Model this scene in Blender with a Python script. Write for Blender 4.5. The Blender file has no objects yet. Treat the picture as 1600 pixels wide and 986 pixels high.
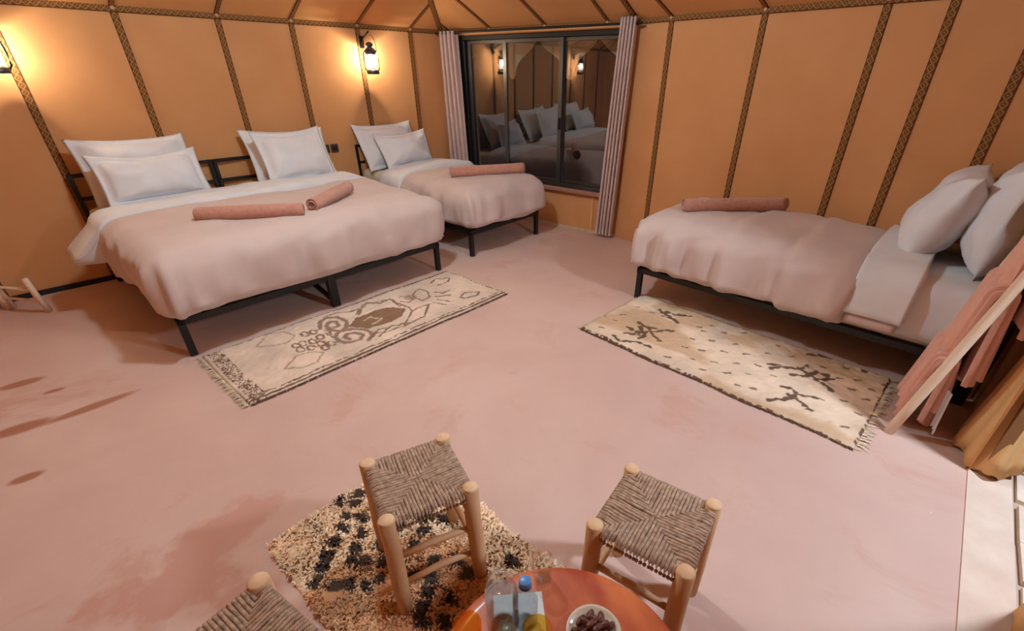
import bpy, bmesh, math, random
import numpy as np
from mathutils import Matrix, Vector

random.seed(7); np.random.seed(7)
S = bpy.context.scene
COL = S.collection
R_ = math.radians

# ------------------------------------------------------------------ camera
cam_d = bpy.data.cameras.new('camera'); cam = bpy.data.objects.new('camera', cam_d); COL.objects.link(cam)
cam_d.sensor_width = 36; cam_d.lens = 16.21; cam_d.shift_x = -0.02125; cam_d.shift_y = 0.0351
cam_d.clip_start = 0.02
p_, r_ = R_(31.176), R_(-0.341)
fw = Vector((0, math.cos(p_), -math.sin(p_))); rt = Vector((1, 0, 0)); dn = Vector((0, -math.sin(p_), -math.cos(p_)))
rt2 = math.cos(r_)*rt + math.sin(r_)*dn; dn2 = -math.sin(r_)*rt + math.cos(r_)*dn
M = Matrix.Identity(4)
for i in range(3):
    M[i][0] = rt2[i]; M[i][1] = -dn2[i]; M[i][2] = -fw[i]
M[2][3] = 1.6
cam.matrix_world = M
S.camera = cam

# ------------------------------------------------------------------ world (night outside), lamps, exposure
W = bpy.data.worlds.new('night'); S.world = W; W.use_nodes = True
W.node_tree.nodes['Background'].inputs[0].default_value = (0.03, 0.033, 0.04, 1)
W.node_tree.nodes['Background'].inputs[1].default_value = 0.15
def lamp(name, loc, power, color, radius):
    d = bpy.data.lights.new(name, 'POINT'); d.energy = power; d.color = color; d.shadow_soft_size = radius
    o = bpy.data.objects.new(name, d); o.location = loc; COL.objects.link(o); return o
PENDANT = (-0.94, 2.66, 2.88)
lamp('pendant_light', PENDANT, 176, (0.51, 0.78, 1.0), 0.09)
lamp('porch_light', (2.35, 0.95, 2.15), 235, (0.74, 0.88, 1.0), 0.12)
S.view_settings.view_transform = 'Standard'; S.view_settings.look = 'None'
S.view_settings.gamma = 1; S.view_settings.use_curve_mapping = False
S.view_settings.exposure = -0.03

# ------------------------------------------------------------------ helpers
def lin(c):
    return tuple((v/12.92 if v <= .04045 else ((v+.055)/1.055)**2.4) for v in (x/255 for x in c)) + (1,)

class NT:
    def __init__(s, name):
        s.m = bpy.data.materials.new(name); s.m.use_nodes = True
        s.t = s.m.node_tree; s.n = s.t.nodes; s.b = s.n['Principled BSDF']; s.out = s.n['Material Output']
    def node(s, typ, **kw):
        n = s.n.new(typ)
        for k, v in kw.items():
            if k.startswith('i_'): n.inputs[int(k[2:]) if k[2:].isdigit() else k[2:]].default_value = v
            else: setattr(n, k, v)
        return n
    def link(s, a, b): s.t.links.new(a, b)

def mat(name, rgb, rough=.7, rgb2=None, scale=8, detail=4, contrast=(.35, .65), bump=0, bscale=None, metal=0, coat=0, sheen=0, spec=.5, stretch=(1, 1, 1)):
    t = NT(name); b = t.b
    b.inputs['Roughness'].default_value = rough; b.inputs['Metallic'].default_value = metal
    b.inputs['Specular IOR Level'].default_value = spec
    if coat: b.inputs['Coat Weight'].default_value = coat; b.inputs['Coat Roughness'].default_value = .15
    if sheen: b.inputs['Sheen Weight'].default_value = sheen
    c1 = lin(rgb)
    b.inputs['Base Color'].default_value = c1
    co = t.node('ShaderNodeTexCoord'); mp = t.node('ShaderNodeMapping'); mp.inputs['Scale'].default_value = stretch
    t.link(co.outputs['Object'], mp.inputs['Vector'])
    if rgb2:
        nz = t.node('ShaderNodeTexNoise'); nz.inputs['Scale'].default_value = scale; nz.inputs['Detail'].default_value = detail
        t.link(mp.outputs[0], nz.inputs['Vector'])
        rp = t.node('ShaderNodeValToRGB'); rp.color_ramp.elements[0].position = contrast[0]; rp.color_ramp.elements[1].position = contrast[1]
        rp.color_ramp.elements[0].color = c1; rp.color_ramp.elements[1].color = lin(rgb2)
        t.link(nz.outputs['Fac'], rp.inputs[0]); t.link(rp.outputs[0], b.inputs['Base Color'])
    if bump:
        n2 = t.node('ShaderNodeTexNoise'); n2.inputs['Scale'].default_value = bscale or scale*4; n2.inputs['Detail'].default_value = 3
        t.link(mp.outputs[0], n2.inputs['Vector'])
        bp = t.node('ShaderNodeBump'); bp.inputs['Strength'].default_value = bump; bp.inputs['Distance'].default_value = .01
        t.link(n2.outputs['Fac'], bp.inputs['Height']); t.link(bp.outputs[0], b.inputs['Normal'])
    return t.m

def mat_attr(name, rough=.9, bump=0, bscale=200):
    t = NT(name); a = t.node('ShaderNodeAttribute'); a.attribute_name = 'Col'
    t.link(a.outputs['Color'], t.b.inputs['Base Color']); t.b.inputs['Roughness'].default_value = rough
    t.b.inputs['Specular IOR Level'].default_value = .2
    if bump:
        n2 = t.node('ShaderNodeTexNoise'); n2.inputs['Scale'].default_value = bscale
        co = t.node('ShaderNodeTexCoord'); t.link(co.outputs['Object'], n2.inputs['Vector'])
        bp = t.node('ShaderNodeBump'); bp.inputs['Strength'].default_value = bump; bp.inputs['Distance'].default_value = .01
        t.link(n2.outputs['Fac'], bp.inputs['Height']); t.link(bp.outputs[0], t.b.inputs['Normal'])
    return t.m

def mat_glass(name, tint=(1, 1, 1, 1), gloss=.12, rough=0.0, gcol=(1, 1, 1, 1), emit=None):
    t = NT(name); t.n.remove(t.b)
    tr = t.node('ShaderNodeBsdfTransparent'); tr.inputs[0].default_value = tint
    gl = t.node('ShaderNodeBsdfGlossy'); gl.inputs['Roughness'].default_value = rough; gl.inputs[0].default_value = gcol
    fr = t.node('ShaderNodeLayerWeight'); fr.inputs[0].default_value = .5
    pw = t.node('ShaderNodeMath', operation='POWER'); pw.inputs[1].default_value = 2.6; t.link(fr.outputs['Facing'], pw.inputs[0])
    ad = t.node('ShaderNodeMath', operation='MULTIPLY_ADD'); ad.inputs[1].default_value = .45; ad.inputs[2].default_value = gloss; ad.use_clamp = True
    t.link(pw.outputs[0], ad.inputs[0])
    mx = t.node('ShaderNodeMixShader'); t.link(ad.outputs[0], mx.inputs[0]); t.link(tr.outputs[0], mx.inputs[1]); t.link(gl.outputs[0], mx.inputs[2])
    last = mx
    if emit:
        em = t.node('ShaderNodeEmission'); em.inputs[0].default_value = emit[0]; em.inputs[1].default_value = emit[1]
        a2 = t.node('ShaderNodeAddShader'); t.link(mx.outputs[0], a2.inputs[0]); t.link(em.outputs[0], a2.inputs[1]); last = a2
    t.link(last.outputs[0], t.out.inputs['Surface'])
    return t.m

def mat_emit(name, col, strength):
    t = NT(name); t.b.inputs['Emission Color'].default_value = col; t.b.inputs['Emission Strength'].default_value = strength
    t.b.inputs['Base Color'].default_value = (.9, .85, .75, 1)
    return t.m

def mesh(name, v, f, m, parent=None, smooth=True, col=None, uv=None):
    me = bpy.data.meshes.new(name)
    v = np.asarray(v, dtype=float)
    me.from_pydata([tuple(x) for x in v], [], [tuple(int(i) for i in q) for q in f])
    if smooth: me.polygons.foreach_set('use_smooth', np.ones(len(me.polygons), dtype=bool))
    if col is not None:
        a = me.attributes.new('Col', 'FLOAT_COLOR', 'POINT')
        c = np.ones((len(v), 4)); c[:, :3] = col
        a.data.foreach_set('color', c.ravel())
    if uv is not None:
        l = me.uv_layers.new(name='uv')
        vi = np.zeros(len(me.loops), dtype=int); me.loops.foreach_get('vertex_index', vi)
        l.data.foreach_set('uv', np.asarray(uv, dtype=float)[vi].ravel())
    me.materials.append(m); me.update()
    o = bpy.data.objects.new(name, me); COL.objects.link(o)
    if parent: o.parent = parent
    return o

def tag(o, label=None, cat=None, group=None, kind=None):
    if label: o['label'] = label
    if cat: o['category'] = cat
    if group: o['group'] = group
    if kind: o['kind'] = kind
    return o

def empty(name, loc=(0, 0, 0), rz=0, label=None, cat=None, group=None):
    o = bpy.data.objects.new(name, None); o.location = loc; o.rotation_euler = (0, 0, rz); o.empty_display_size = .1
    COL.objects.link(o); return tag(o, label, cat, group)

class MB:
    "collects shapes into one mesh"
    def __init__(s): s.v = []; s.f = []; s.n = 0; s.uv = []
    def add(s, v, f, uv=None):
        v = np.asarray(v, float); s.v.append(v); s.f += [[i+s.n for i in q] for q in f]; s.n += len(v)
        s.uv.append(np.zeros((len(v), 2)) if uv is None else np.asarray(uv, float)); return s
    def box(s, c, d, rz=0, bev=0):
        x, y, z = [q/2 for q in d]
        if bev:
            b = bev; pts = []
            prof = [(-x+b, -y), (x-b, -y), (x, -y+b), (x, y-b), (x-b, y), (-x+b, y), (-x, y-b), (-x, -y+b)]
            ins = [(a*(1-b/x) if x > b else a, q*(1-b/y) if y > b else q) for a, q in prof]
            rings = [(ins, -z), (prof, -z+b), (prof, z-b), (ins, z)]
            for pr, zz in rings: pts += [(a, q, zz) for a, q in pr]
            f = [list(range(7, -1, -1)), [24+i for i in range(8)]]
            for k in range(3):
                for i in range(8): f.append([k*8+i, k*8+(i+1) % 8, (k+1)*8+(i+1) % 8, (k+1)*8+i])
        else:
            pts = [(-x, -y, -z), (x, -y, -z), (x, y, -z), (-x, y, -z), (-x, -y, z), (x, -y, z), (x, y, z), (-x, y, z)]
            f = [[0, 3, 2, 1], [4, 5, 6, 7], [0, 1, 5, 4], [1, 2, 6, 5], [2, 3, 7, 6], [3, 0, 4, 7]]
        p = np.array(pts); cc, ss = math.cos(rz), math.sin(rz)
        q = p.copy(); q[:, 0] = p[:, 0]*cc-p[:, 1]*ss; q[:, 1] = p[:, 0]*ss+p[:, 1]*cc
        return s.add(q+np.array(c), f)
    def bar(s, a, b, w, h, up=(0, 0, 1)):
        a, b = Vector(a), Vector(b); d = (b-a).normalized(); u = Vector(up)
        if abs(d.dot(u)) > .99: u = Vector((1, 0, 0))
        sd = d.cross(u).normalized(); u = sd.cross(d).normalized()
        pts = []
        for p in (a, b):
            for i, j in ((-1, -1), (1, -1), (1, 1), (-1, 1)): pts.append(p+sd*(i*w/2)+u*(j*h/2))
        return s.add(pts, [[0, 1, 2, 3], [7, 6, 5, 4], [0, 4, 5, 1], [1, 5, 6, 2], [2, 6, 7, 3], [3, 7, 4, 0]])
    def tube(s, pts, r, n=10, cap=True, wob=0, seed=0):
        pts = [Vector(p) for p in pts]; rr = r if hasattr(r, '__len__') else [r]*len(pts)
        rnd = np.random.RandomState(seed); V = []; f = []
        t0 = (pts[1]-pts[0]).normalized(); ref = Vector((0, 0, 1)) if abs(t0.z) < .9 else Vector((1, 0, 0))
        for k, p in enumerate(pts):
            t = (pts[min(k+1, len(pts)-1)]-pts[max(k-1, 0)]).normalized()
            a = t.cross(ref).normalized(); b = t.cross(a).normalized()
            for i in range(n):
                an = 2*math.pi*i/n; q = rr[k]*(1+wob*rnd.uniform(-1, 1))
                V.append(p+a*math.cos(an)*q+b*math.sin(an)*q)
        for k in range(len(pts)-1):
            for i in range(n): f.append([k*n+i, k*n+(i+1) % n, (k+1)*n+(i+1) % n, (k+1)*n+i])
        if cap: f.append(list(range(n-1, -1, -1))); f.append([(len(pts)-1)*n+i for i in range(n)])
        return s.add(V, f)
    def lathe(s, prof, n=24, c=(0, 0, 0)):
        V = []; f = []
        for r, z in prof:
            for i in range(n):
                a = 2*math.pi*i/n; V.append((c[0]+r*math.cos(a), c[1]+r*math.sin(a), c[2]+z))
        for k in range(len(prof)-1):
            for i in range(n): f.append([k*n+i, k*n+(i+1) % n, (k+1)*n+(i+1) % n, (k+1)*n+i])
        return s.add(V, f)
    def build(s, name, m, parent=None, smooth=False, uv=False, flat=None):
        o = mesh(name, np.concatenate(s.v), s.f, m, parent, smooth, uv=np.concatenate(s.uv) if uv else None)
        if smooth == 'auto': pass
        return o

_tab = np.random.RandomState(3).rand(64, 64, 64)
def vnoise(p):
    p = np.asarray(p, float); i = np.floor(p).astype(int); f = p-i; f = f*f*(3-2*f); o = 0
    for dx in (0, 1):
        for dy in (0, 1):
            for dz in (0, 1):
                w = (f[..., 0] if dx else 1-f[..., 0])*(f[..., 1] if dy else 1-f[..., 1])*(f[..., 2] if dz else 1-f[..., 2])
                o = o + w*_tab[(i[..., 0]+dx) % 64, (i[..., 1]+dy) % 64, (i[..., 2]+dz) % 64]
    return o*2-1
def fnoise(p, o=3): return sum(vnoise(np.asarray(p)*2**k+17*k)/2**k for k in range(o))

def rounded(x0, x1, y0, y1, z0, z1, rx, ry, rt, rb, step=.035, open_bottom=False, hole=None):
    "numpy rounded box: returns verts, faces, outward dirs"
    V = []; F = []; n0 = 0
    def grid(fn, na, nb, flip):
        nonlocal n0
        for i in range(na+1):
            for j in range(nb+1): V.append(fn(i/na, j/nb))
        for i in range(na):
            for j in range(nb):
                q = [n0+i*(nb+1)+j, n0+(i+1)*(nb+1)+j, n0+(i+1)*(nb+1)+j+1, n0+i*(nb+1)+j+1]
                F.append(q[::-1] if flip else q)
        n0 += (na+1)*(nb+1)
    nx = max(2, int((x1-x0)/step)); ny = max(2, int((y1-y0)/step)); nz = max(3, int((z1-z0)/step))
    X = lambda t: x0+(x1-x0)*t; Y = lambda t: y0+(y1-y0)*t; Z = lambda t: z0+(z1-z0)*t
    grid(lambda a, b: (X(a), Y(b), z1), nx, ny, False)
    if not open_bottom: grid(lambda a, b: (X(a), Y(b), z0), nx, ny, True)
    grid(lambda a, b: (X(a), y0, Z(b)), nx, nz, False)
    grid(lambda a, b: (X(a), y1, Z(b)), nx, nz, True)
    grid(lambda a, b: (x0, Y(a), Z(b)), ny, nz, True)
    grid(lambda a, b: (x1, Y(a), Z(b)), ny, nz, False)
    V = np.array(V)
    key = {}; idx = np.zeros(len(V), int); keep = []
    for i, k in enumerate(map(tuple, np.round(V, 4))):
        if k not in key: key[k] = len(keep); keep.append(i)
        idx[i] = key[k]
    V = V[keep]; F = [[idx[i] for i in q] for q in F]
    lo = np.array([x0+rx, y0+ry, z0+rb]); hi = np.array([x1-rx, y1-ry, z1-rt])
    cl = np.clip(V, lo, hi); d = V-cl
    rz = np.where(d[:, 2] > 0, rt, rb)
    R = np.stack([np.full(len(V), rx), np.full(len(V), ry), rz], 1)
    q = d/R; l = np.linalg.norm(q, axis=1, keepdims=True)
    dirn = q/l; P = cl+R*dirn
    nd = dirn/R; nd /= np.linalg.norm(nd, axis=1, keepdims=True)
    return P, F, nd

def copyo(o, parent=None, name=None):
    c = o.copy(); COL.objects.link(c)
    if parent is not None: c.parent = parent
    return c
def copytree(o):
    c = copyo(o)
    for ch in list(o.children):
        d = copyo(ch, c)
        for g in list(ch.children): copyo(g, d)
    return c

# ------------------------------------------------------------------ materials
M_FAB = mat('tent_canvas', (213, 153, 103), .9, (206, 144, 94), 2.5, 4, (.3, .7), .12, 350, spec=.15)
M_CEIL = mat('roof_canvas', (222, 164, 110), .9, (212, 154, 100), 2.0, 4, (.3, .7), .1, 300, spec=.15)
M_BACK = mat('tent_outer', (150, 105, 65), .9)
M_BLACK = mat('black_metal', (28, 25, 24), .42, metal=.2)
M_IRON = mat('lantern_iron', (70, 66, 64), .4, (95, 90, 88), 30, metal=.7)
M_DUVET = mat('pink_beige_cotton', (207, 182, 174), .85, (200, 174, 166), 5, 3, (.3, .7), .06, 500, sheen=.25, spec=.2)
M_WHITE = mat('white_linen', (227, 223, 225), .85, (220, 216, 218), 6, 3, (.3, .7), .05, 400, sheen=.1, spec=.2)
M_MATT = mat('mattress_cream', (222, 212, 190), .85, spec=.2)
M_TOWEL = mat('terracotta_towel', (204, 146, 126), .95, (190, 128, 108), 40, 4, (.3, .7), .5, 260, sheen=.4, spec=.1)
M_TOWELH = mat('hanging_towel_cloth', (226, 168, 147), .95, (220, 160, 139), 30, 2, (.3, .7), .12, 400, sheen=.3, spec=.1)
M_TOWELIN = mat('towel_spiral', (120, 78, 62), .95, (100, 62, 50), 40)
M_POLE = mat('pale_pole', (240, 212, 186), .7, (226, 190, 162), 14, 4, (.35, .7), .1, 60, stretch=(1, 1, .15))
M_STOOL = mat('peeled_wood', (222, 176, 132), .6, (198, 146, 102), 12, 4, (.35, .75), .12, 50, stretch=(1, 1, .2))
M_CUT = mat('cut_wood_end', (228, 188, 150), .7, (214, 170, 128), 30)
M_CORD = mat('rush_cord', (200, 168, 144), .9, (150, 118, 98), 60, 3, (.3, .7), .4, 300, spec=.15)
M_CURT = mat('mauve_curtain', (206, 178, 170), .85, (198, 168, 160), 8, bump=.05, bscale=300, spec=.2)
M_DOORC = mat('ochre_curtain', (226, 178, 124), .9, (216, 164, 108), 5, bump=.1, bscale=200, spec=.15)
M_VAL = mat('valance_canvas', (214, 196, 166), .9, (200, 180, 150), 6)
M_FRAME = mat('window_aluminium', (92, 90, 88), .3, metal=.8)
M_SILL = mat('window_sill', (160, 112, 92), .8)
M_SKIRT = mat('pale_skirting', (214, 186, 150), .9, (196, 166, 130), 20)
M_HEM = mat('black_ground_strip', (40, 32, 28), .9)
M_PANE = mat_glass('window_pane', (.88, .89, .89, 1), .13, 0, (.93, .93, .95, 1))
M_CLEAR = mat_glass('clear_plastic', (.93, .95, .95, 1), .05, .03)
M_WATER = mat_glass('water', (.86, .92, .94, 1), .02, .02)
M_AMBER = mat_glass('amber_glass', (1, .76, .30, 1), .03, .02)
M_CAP = mat('blue_cap', (92, 150, 222), .4, coat=.3)
M_LABEL = mat('bottle_label', (236, 226, 180), .5)
M_PAPER = mat('white_paper', (222, 226, 230), .8)
M_PLATE = mat('glazed_plate', (226, 214, 196), .3, coat=.4)
M_DATE = mat('date_skin', (122, 60, 44), .35, (78, 36, 28), 90, bump=.4, bscale=150, coat=.3)
M_SWITCH = mat('dark_switch', (74, 50, 36), .5)
M_STONE = mat('pale_threshold', (226, 200, 184), .8, (214, 184, 168), 6, bump=.1, bscale=40)
M_PAVE = mat('paving_stone', (232, 212, 196), .8, (216, 192, 176), 9, bump=.15, bscale=60)
M_KNOB = mat('peg_wood', (200, 150, 110), .6)
M_RUG = mat_attr('rug_pile', .95, .5, 320)
M_TUFT = mat_attr('rug_tufts', .95)
M_LGLASS = mat_glass('lantern_globe', (1, .97, .9, 1), .02, .05, emit=((1.0, .93, .8, 1), 1.6))
M_BULB = mat_emit('lantern_bulb', (1.0, .92, .78, 1), 14)
M_PENDG = mat_glass('pendant_globe', (1, .97, .92, 1), .02, .1, emit=((1, .9, .75, 1), .6))

def band_material():
    t = NT('woven_braid'); b = t.b; b.inputs['Roughness'].default_value = .85; b.inputs['Specular IOR Level'].default_value = .15
    uv = t.node('ShaderNodeUVMap'); uv.uv_map = 'uv'
    sx = t.node('ShaderNodeSeparateXYZ'); t.link(uv.outputs[0], sx.inputs[0])
    def m(op, a, bb=None, c=None):
        n = t.node('ShaderNodeMath', operation=op)
        for k, q in enumerate((a, bb, c)):
            if q is None: continue
            if isinstance(q, (int, float)): n.inputs[k].default_value = q
            else: t.link(q, n.inputs[k])
        return n.outputs[0]
    u, v = sx.outputs[0], sx.outputs[1]
    au = m('ABSOLUTE', m('SUBTRACT', u, .5))                       # 0 centre .5 edge
    tri = m('PINGPONG', m('MULTIPLY', v, 22), .5)                  # zigzag
    dia = m('LESS_THAN', m('ABSOLUTE', m('SUBTRACT', m('ADD', m('MULTIPLY', au, 1.25), tri), .5)), .13)
    edge = m('GREATER_THAN', au, .42)
    dots = m('MULTIPLY', m('LESS_THAN', au, .10), m('LESS_THAN', m('PINGPONG', m('MULTIPLY', v, 44), .5), .2))
    fac = m('MAXIMUM', dia, dots)
    mx = t.node('ShaderNodeMix', data_type='RGBA'); mx.inputs[6].default_value = lin((108, 66, 36)); mx.inputs[7].default_value = lin((156, 110, 62))
    t.link(fac, mx.inputs[0])
    m2 = t.node('ShaderNodeMix', data_type='RGBA'); t.link(mx.outputs[2], m2.inputs[6]); m2.inputs[7].default_value = lin((84, 52, 30))
    t.link(edge, m2.inputs[0]); t.link(m2.outputs[2], b.inputs['Base Color'])
    return t.m
M_BAND = band_material()

def floor_material():
    t = NT('painted_concrete'); b = t.b
    co = t.node('ShaderNodeTexCoord')
    def nz(scale, det, rough=.55, dist=0):
        n = t.node('ShaderNodeTexNoise'); n.inputs['Scale'].default_value = scale; n.inputs['Detail'].default_value = det
        n.inputs['Roughness'].default_value = rough; n.inputs['Distortion'].default_value = dist
        t.link(co.outputs['Object'], n.inputs['Vector']); return n.outputs['Fac']
    def ramp(f, stops):
        r = t.node('ShaderNodeValToRGB'); e = r.color_ramp.elements
        while len(e) < len(stops): e.new(.5)
        for q, (pp, c) in zip(e, stops): q.position = pp; q.color = c
        t.link(f, r.inputs[0]); return r.outputs[0]
    def mix(f, a, c, mode='MIX'):
        n = t.node('ShaderNodeMix', data_type='RGBA', blend_type=mode)
        if isinstance(f, float): n.inputs[0].default_value = f
        else: t.link(f, n.inputs[0])
        for k, q in ((6, a), (7, c)):
            if isinstance(q, tuple): n.inputs[k].default_value = q
            else: t.link(q, n.inputs[k])
        return n.outputs[2]
    base = ramp(nz(.9, 6, .6, .4), [(.3, lin((201, 164, 153))), (.5, lin((208, 172, 160))), (.7, lin((216, 184, 172)))])
    g = lambda v: (v, v, v, 1)
    st = ramp(nz(1.6, 7, .65, .6), [(.56, g(0)), (.66, g(1))])
    # reddish worn patch near the foreground left of the shaggy rug
    def blob(x, y, rx, ry, rot=0, soft=.35, wob=.5):
        mp = t.node('ShaderNodeMapping', vector_type='TEXTURE'); mp.inputs['Location'].default_value = (x, y, 0); mp.inputs['Rotation'].default_value = (0, 0, rot); mp.inputs['Scale'].default_value = (rx, ry, 1)
        t.link(co.outputs['Object'], mp.inputs['Vector'])
        ln = t.node('ShaderNodeVectorMath', operation='LENGTH'); t.link(mp.outputs[0], ln.inputs[0])
        a = t.node('ShaderNodeMath', operation='MULTIPLY_ADD'); t.link(nz(6, 5), a.inputs[0]); a.inputs[1].default_value = wob*2; a.inputs[2].default_value = -wob
        s = t.node('ShaderNodeMath', operation='ADD'); t.link(ln.outputs['Value'], s.inputs[0]); t.link(a.outputs[0], s.inputs[1])
        mr = t.node('ShaderNodeMapRange'); mr.inputs[1].default_value = 1+soft; mr.inputs[2].default_value = 1-soft; mr.inputs[3].default_value = 0; mr.inputs[4].default_value = 1
        t.link(s.outputs[0], mr.inputs[0]); return mr.outputs[0]
    c = mix(st, base, lin((202, 160, 146)))
    for x, y, rx, ry, rot in BLOBS_RED: c = mix(blob(x, y, rx, ry, rot, .22, 1.3), c, lin((199, 150, 136)))
    for x, y, rx, ry, rot in BLOBS_DARK: c = mix(blob(x, y, rx, ry, rot, .25, .15), c, lin((172, 116, 92)))
    sp = ramp(nz(22, 2), [(.775, g(0)), (.80, g(1))])
    c = mix(sp, c, lin((232, 210, 200)))
    t.link(c, b.inputs['Base Color'])
    b.inputs['Roughness'].default_value = .62; b.inputs['Specular IOR Level'].default_value = .25
    bp = t.node('ShaderNodeBump'); bp.inputs['Strength'].default_value = .12; bp.inputs['Distance'].default_value = .02
    t.link(nz(7, 6), bp.inputs['Height']); t.link(bp.outputs[0], b.inputs['Normal'])
    return t.m
BLOBS_RED = [(-1.27, 1.2, .26, .12, .8), (-1.32, .98, .24, .11, .5), (-.98, .95, .12, .08, .5)]
BLOBS_DARK = [(-2.675, 1.836, .13, .05, .7), (-2.45, 2.02, .2, .035, .85), (-2.32, 1.50, .06, .03, .7), (-3.05, 2.24, .1, .04, .7), (-2.79, 2.17, .05, .02, .7)]

# ------------------------------------------------------------------ tent shell
A = np.array([-1.124, 6.63]); B = np.array([.928, 5.172]); CC = np.array([3.03, 2.72])
G2 = np.array([-.57, -1.49]); LP = np.array([-4.02, 3.58]); dL = np.array([.688, .725]); dL = dL/np.linalg.norm(dL)
G1 = LP-dL*1.46
APEX = np.array([-.94, 2.72, 3.3])
EAVE = 2.02
floor = mesh('floor', [(*G1*1.02, 0), (*A*1.01, 0), (B[0]*1.02, B[1]*1.01, 0), (*(CC+(.05, .02)), 0), (2.03, 1.54, 0), (1.43, .84, 0), (*G2*1.05, 0)], [[6, 5, 4, 3, 2, 1, 0]], floor_material(), smooth=False)
floor['kind'] = 'structure'

def frame2(P0, P1):
    d = (P1-P0)/np.linalg.norm(P1-P0); n = np.array([d[1], -d[0]])     # n points inside (polygon runs clockwise)
    return d, n, np.linalg.norm(P1-P0)

def fabric_panel(parent, P0, d, n, s0, s1, z0, z1, seed, mt=M_FAB, bulge=.012):
    nx, nz = 10, 16; V = []; F = []
    for j in range(nz+1):
        for i in range(nx+1):
            u, w = i/nx, j/nz
            s = s0+(s1-s0)*u; z = z0+(z1-z0)*w
            env = math.sin(math.pi*u)*math.sin(math.pi*min(1, w*1.0)**.8)
            o = -bulge*env
            o += .007*env*float(vnoise(np.array([s*2.2, z*1.3, seed*3.1]))) 
            ridge = abs(((u-.5)*1.6+(1-w)*1.2*(1 if seed % 2 else -1)) % .33-.165)
            o += .006*math.sin(math.pi*u)*max(0, (w-.72)/.28)*(1-w)*4*(ridge < .06)
            V.append((*(P0+d*s+n*o), z))
    for j in range(nz):
        for i in range(nx):
            q = j*(nx+1)+i; F.append([q, q+1, q+nx+2, q+nx+1])
    return mesh('fabric_panel', V, F, mt, parent)

def strip(name, parent, p, q, side, nrm, w=.05, th=.006, m=M_BAND):
    "thin braided band from 3d p to 3d q"
    p, q, side, nrm = [np.array(a, float) for a in (p, q, side, nrm)]
    side = side/np.linalg.norm(side); nrm = nrm/np.linalg.norm(nrm); L = np.linalg.norm(q-p)
    V = []; uv = []
    for a, v in ((p, 0), (q, L)):
        for sg, dep, u in ((-1, -.012, 0), (-1, th, 0), (1, th, 1), (1, -.012, 1)):
            V.append(a+side*sg*w/2+nrm*dep); uv.append((u, v))
    F = [[0, 4, 5, 1], [1, 5, 6, 2], [2, 6, 7, 3], [3, 7, 4, 0], [0, 1, 2, 3], [7, 6, 5, 4]]
    return mesh(name, V, F, m, parent, False, uv=uv)

def peg(parent, P, n):
    b = MB(); b.tube([np.array(P)-np.array([*n, 0])*.0, np.array(P)+np.array([*n, 0])*.014], .013, 8)
    return b.build('peg', M_KNOB, parent)

def backing(name, P0, d, n, rects):
    b = MB()
    for s0, s1, z0, z1 in rects:
        c = P0+d*(s0+s1)/2-n*.055
        b.box((c[0], c[1], (z0+z1)/2), (s1-s0, .04, z1-z0), math.atan2(d[1], d[0]))
    o = b.build(name, M_BACK); o['kind'] = 'structure'; return o

def wall(name, P0, P1, seams, s_end=None, ztop=None, panels=True, rects=None, top=EAVE, zb=0):
    d, n, L = frame2(P0, P1)
    w = backing(name, P0, d, n, rects or [(0, L, 0, top)])
    ed = [0]+list(seams)+[L]
    if panels:
        for k in range(len(ed)-1): fabric_panel(w, P0, d, n, ed[k], ed[k+1], 0, top, k)
    for s in seams:
        p = P0+d*s
        strip('seam_band', w, (*p, 0.0), (*p, top-.02), (*d, 0), (*n, 0))
        peg(w, (*(p+n*.006), top-.01), n)
    for k in range(len(ed)-1):
        a, b = P0+d*ed[k], P0+d*ed[k+1]
        strip('eave_band', w, (*a, top-.012), (*b, top-.012), (0, 0, 1), (*n, 0), .05, .010)
    return w, d, n, L

SL = [s+1.46 for s in (-1.0, -.3, .40, 1.11, 1.825, 2.455, 3.13, 3.773)]
wl, dl, nl, LL = wall('wall_left', G1, A, SL)
SR = [.38, 1.21, 2.01, 2.36, 2.78]
wr, dr, nr, LR = wall('wall_right', B, CC, SR)
# black strip along the foot of the left wall
b = MB(); a0, a1 = G1+nl*.012+dl*.3, A+nl*.012-dl*.05
b.bar((*a0, .02), (*a1, .02), .02, .04); o = b.build('baseboard_left', M_HEM); o['kind'] = 'structure'

# back wall with the window
dW, nW, LW = frame2(A, B)
WS0, WS1, WZ0, WZ1 = .25, 2.45, .47, 1.955
ww = backing('wall_back', A, dW, nW, [(0, WS0, 0, EAVE), (WS1, LW, 0, EAVE), (WS0, WS1, 0, WZ0-.02), (WS0, WS1, WZ1, EAVE)])
SW = [.122, .757, 1.50, 2.219]
fabric_panel(ww, A, dW, nW, 0, WS0, 0, EAVE, 1); fabric_panel(ww, A, dW, nW, WS1, LW, 0, EAVE, 2)
for k, (a_, b_) in enumerate(((WS0, 1.30), (1.30, 2.19), (2.19, WS1))):
    fabric_panel(ww, A, dW, nW, a_, b_, 0.02, WZ0-.04, k, bulge=.004)
fabric_panel(ww, A, dW, nW, WS0, WS1, WZ1, EAVE, 5, bulge=.001)
for s in (SW[0],): strip('seam_band', ww, (*(A+dW*s), 0), (*(A+dW*s), EAVE-.02), (*dW, 0), (*nW, 0))
for s in (1.30, 2.19):
    strip('panel_batten', ww, (*(A+dW*s), .02), (*(A+dW*s), WZ0-.04), (*dW, 0), (*nW, 0), .022, .012, M_DOORC)
ed = [0]+SW+[LW]
for k in range(len(ed)-1):
    strip('eave_band', ww, (*(A+dW*ed[k]), EAVE-.012), (*(A+dW*ed[k+1]), EAVE-.012), (0, 0, 1), (*nW, 0), .04, .010)
for s in SW[1:]: peg(ww, (*(A+dW*s+nW*.006), EAVE-.01), nW)
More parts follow.
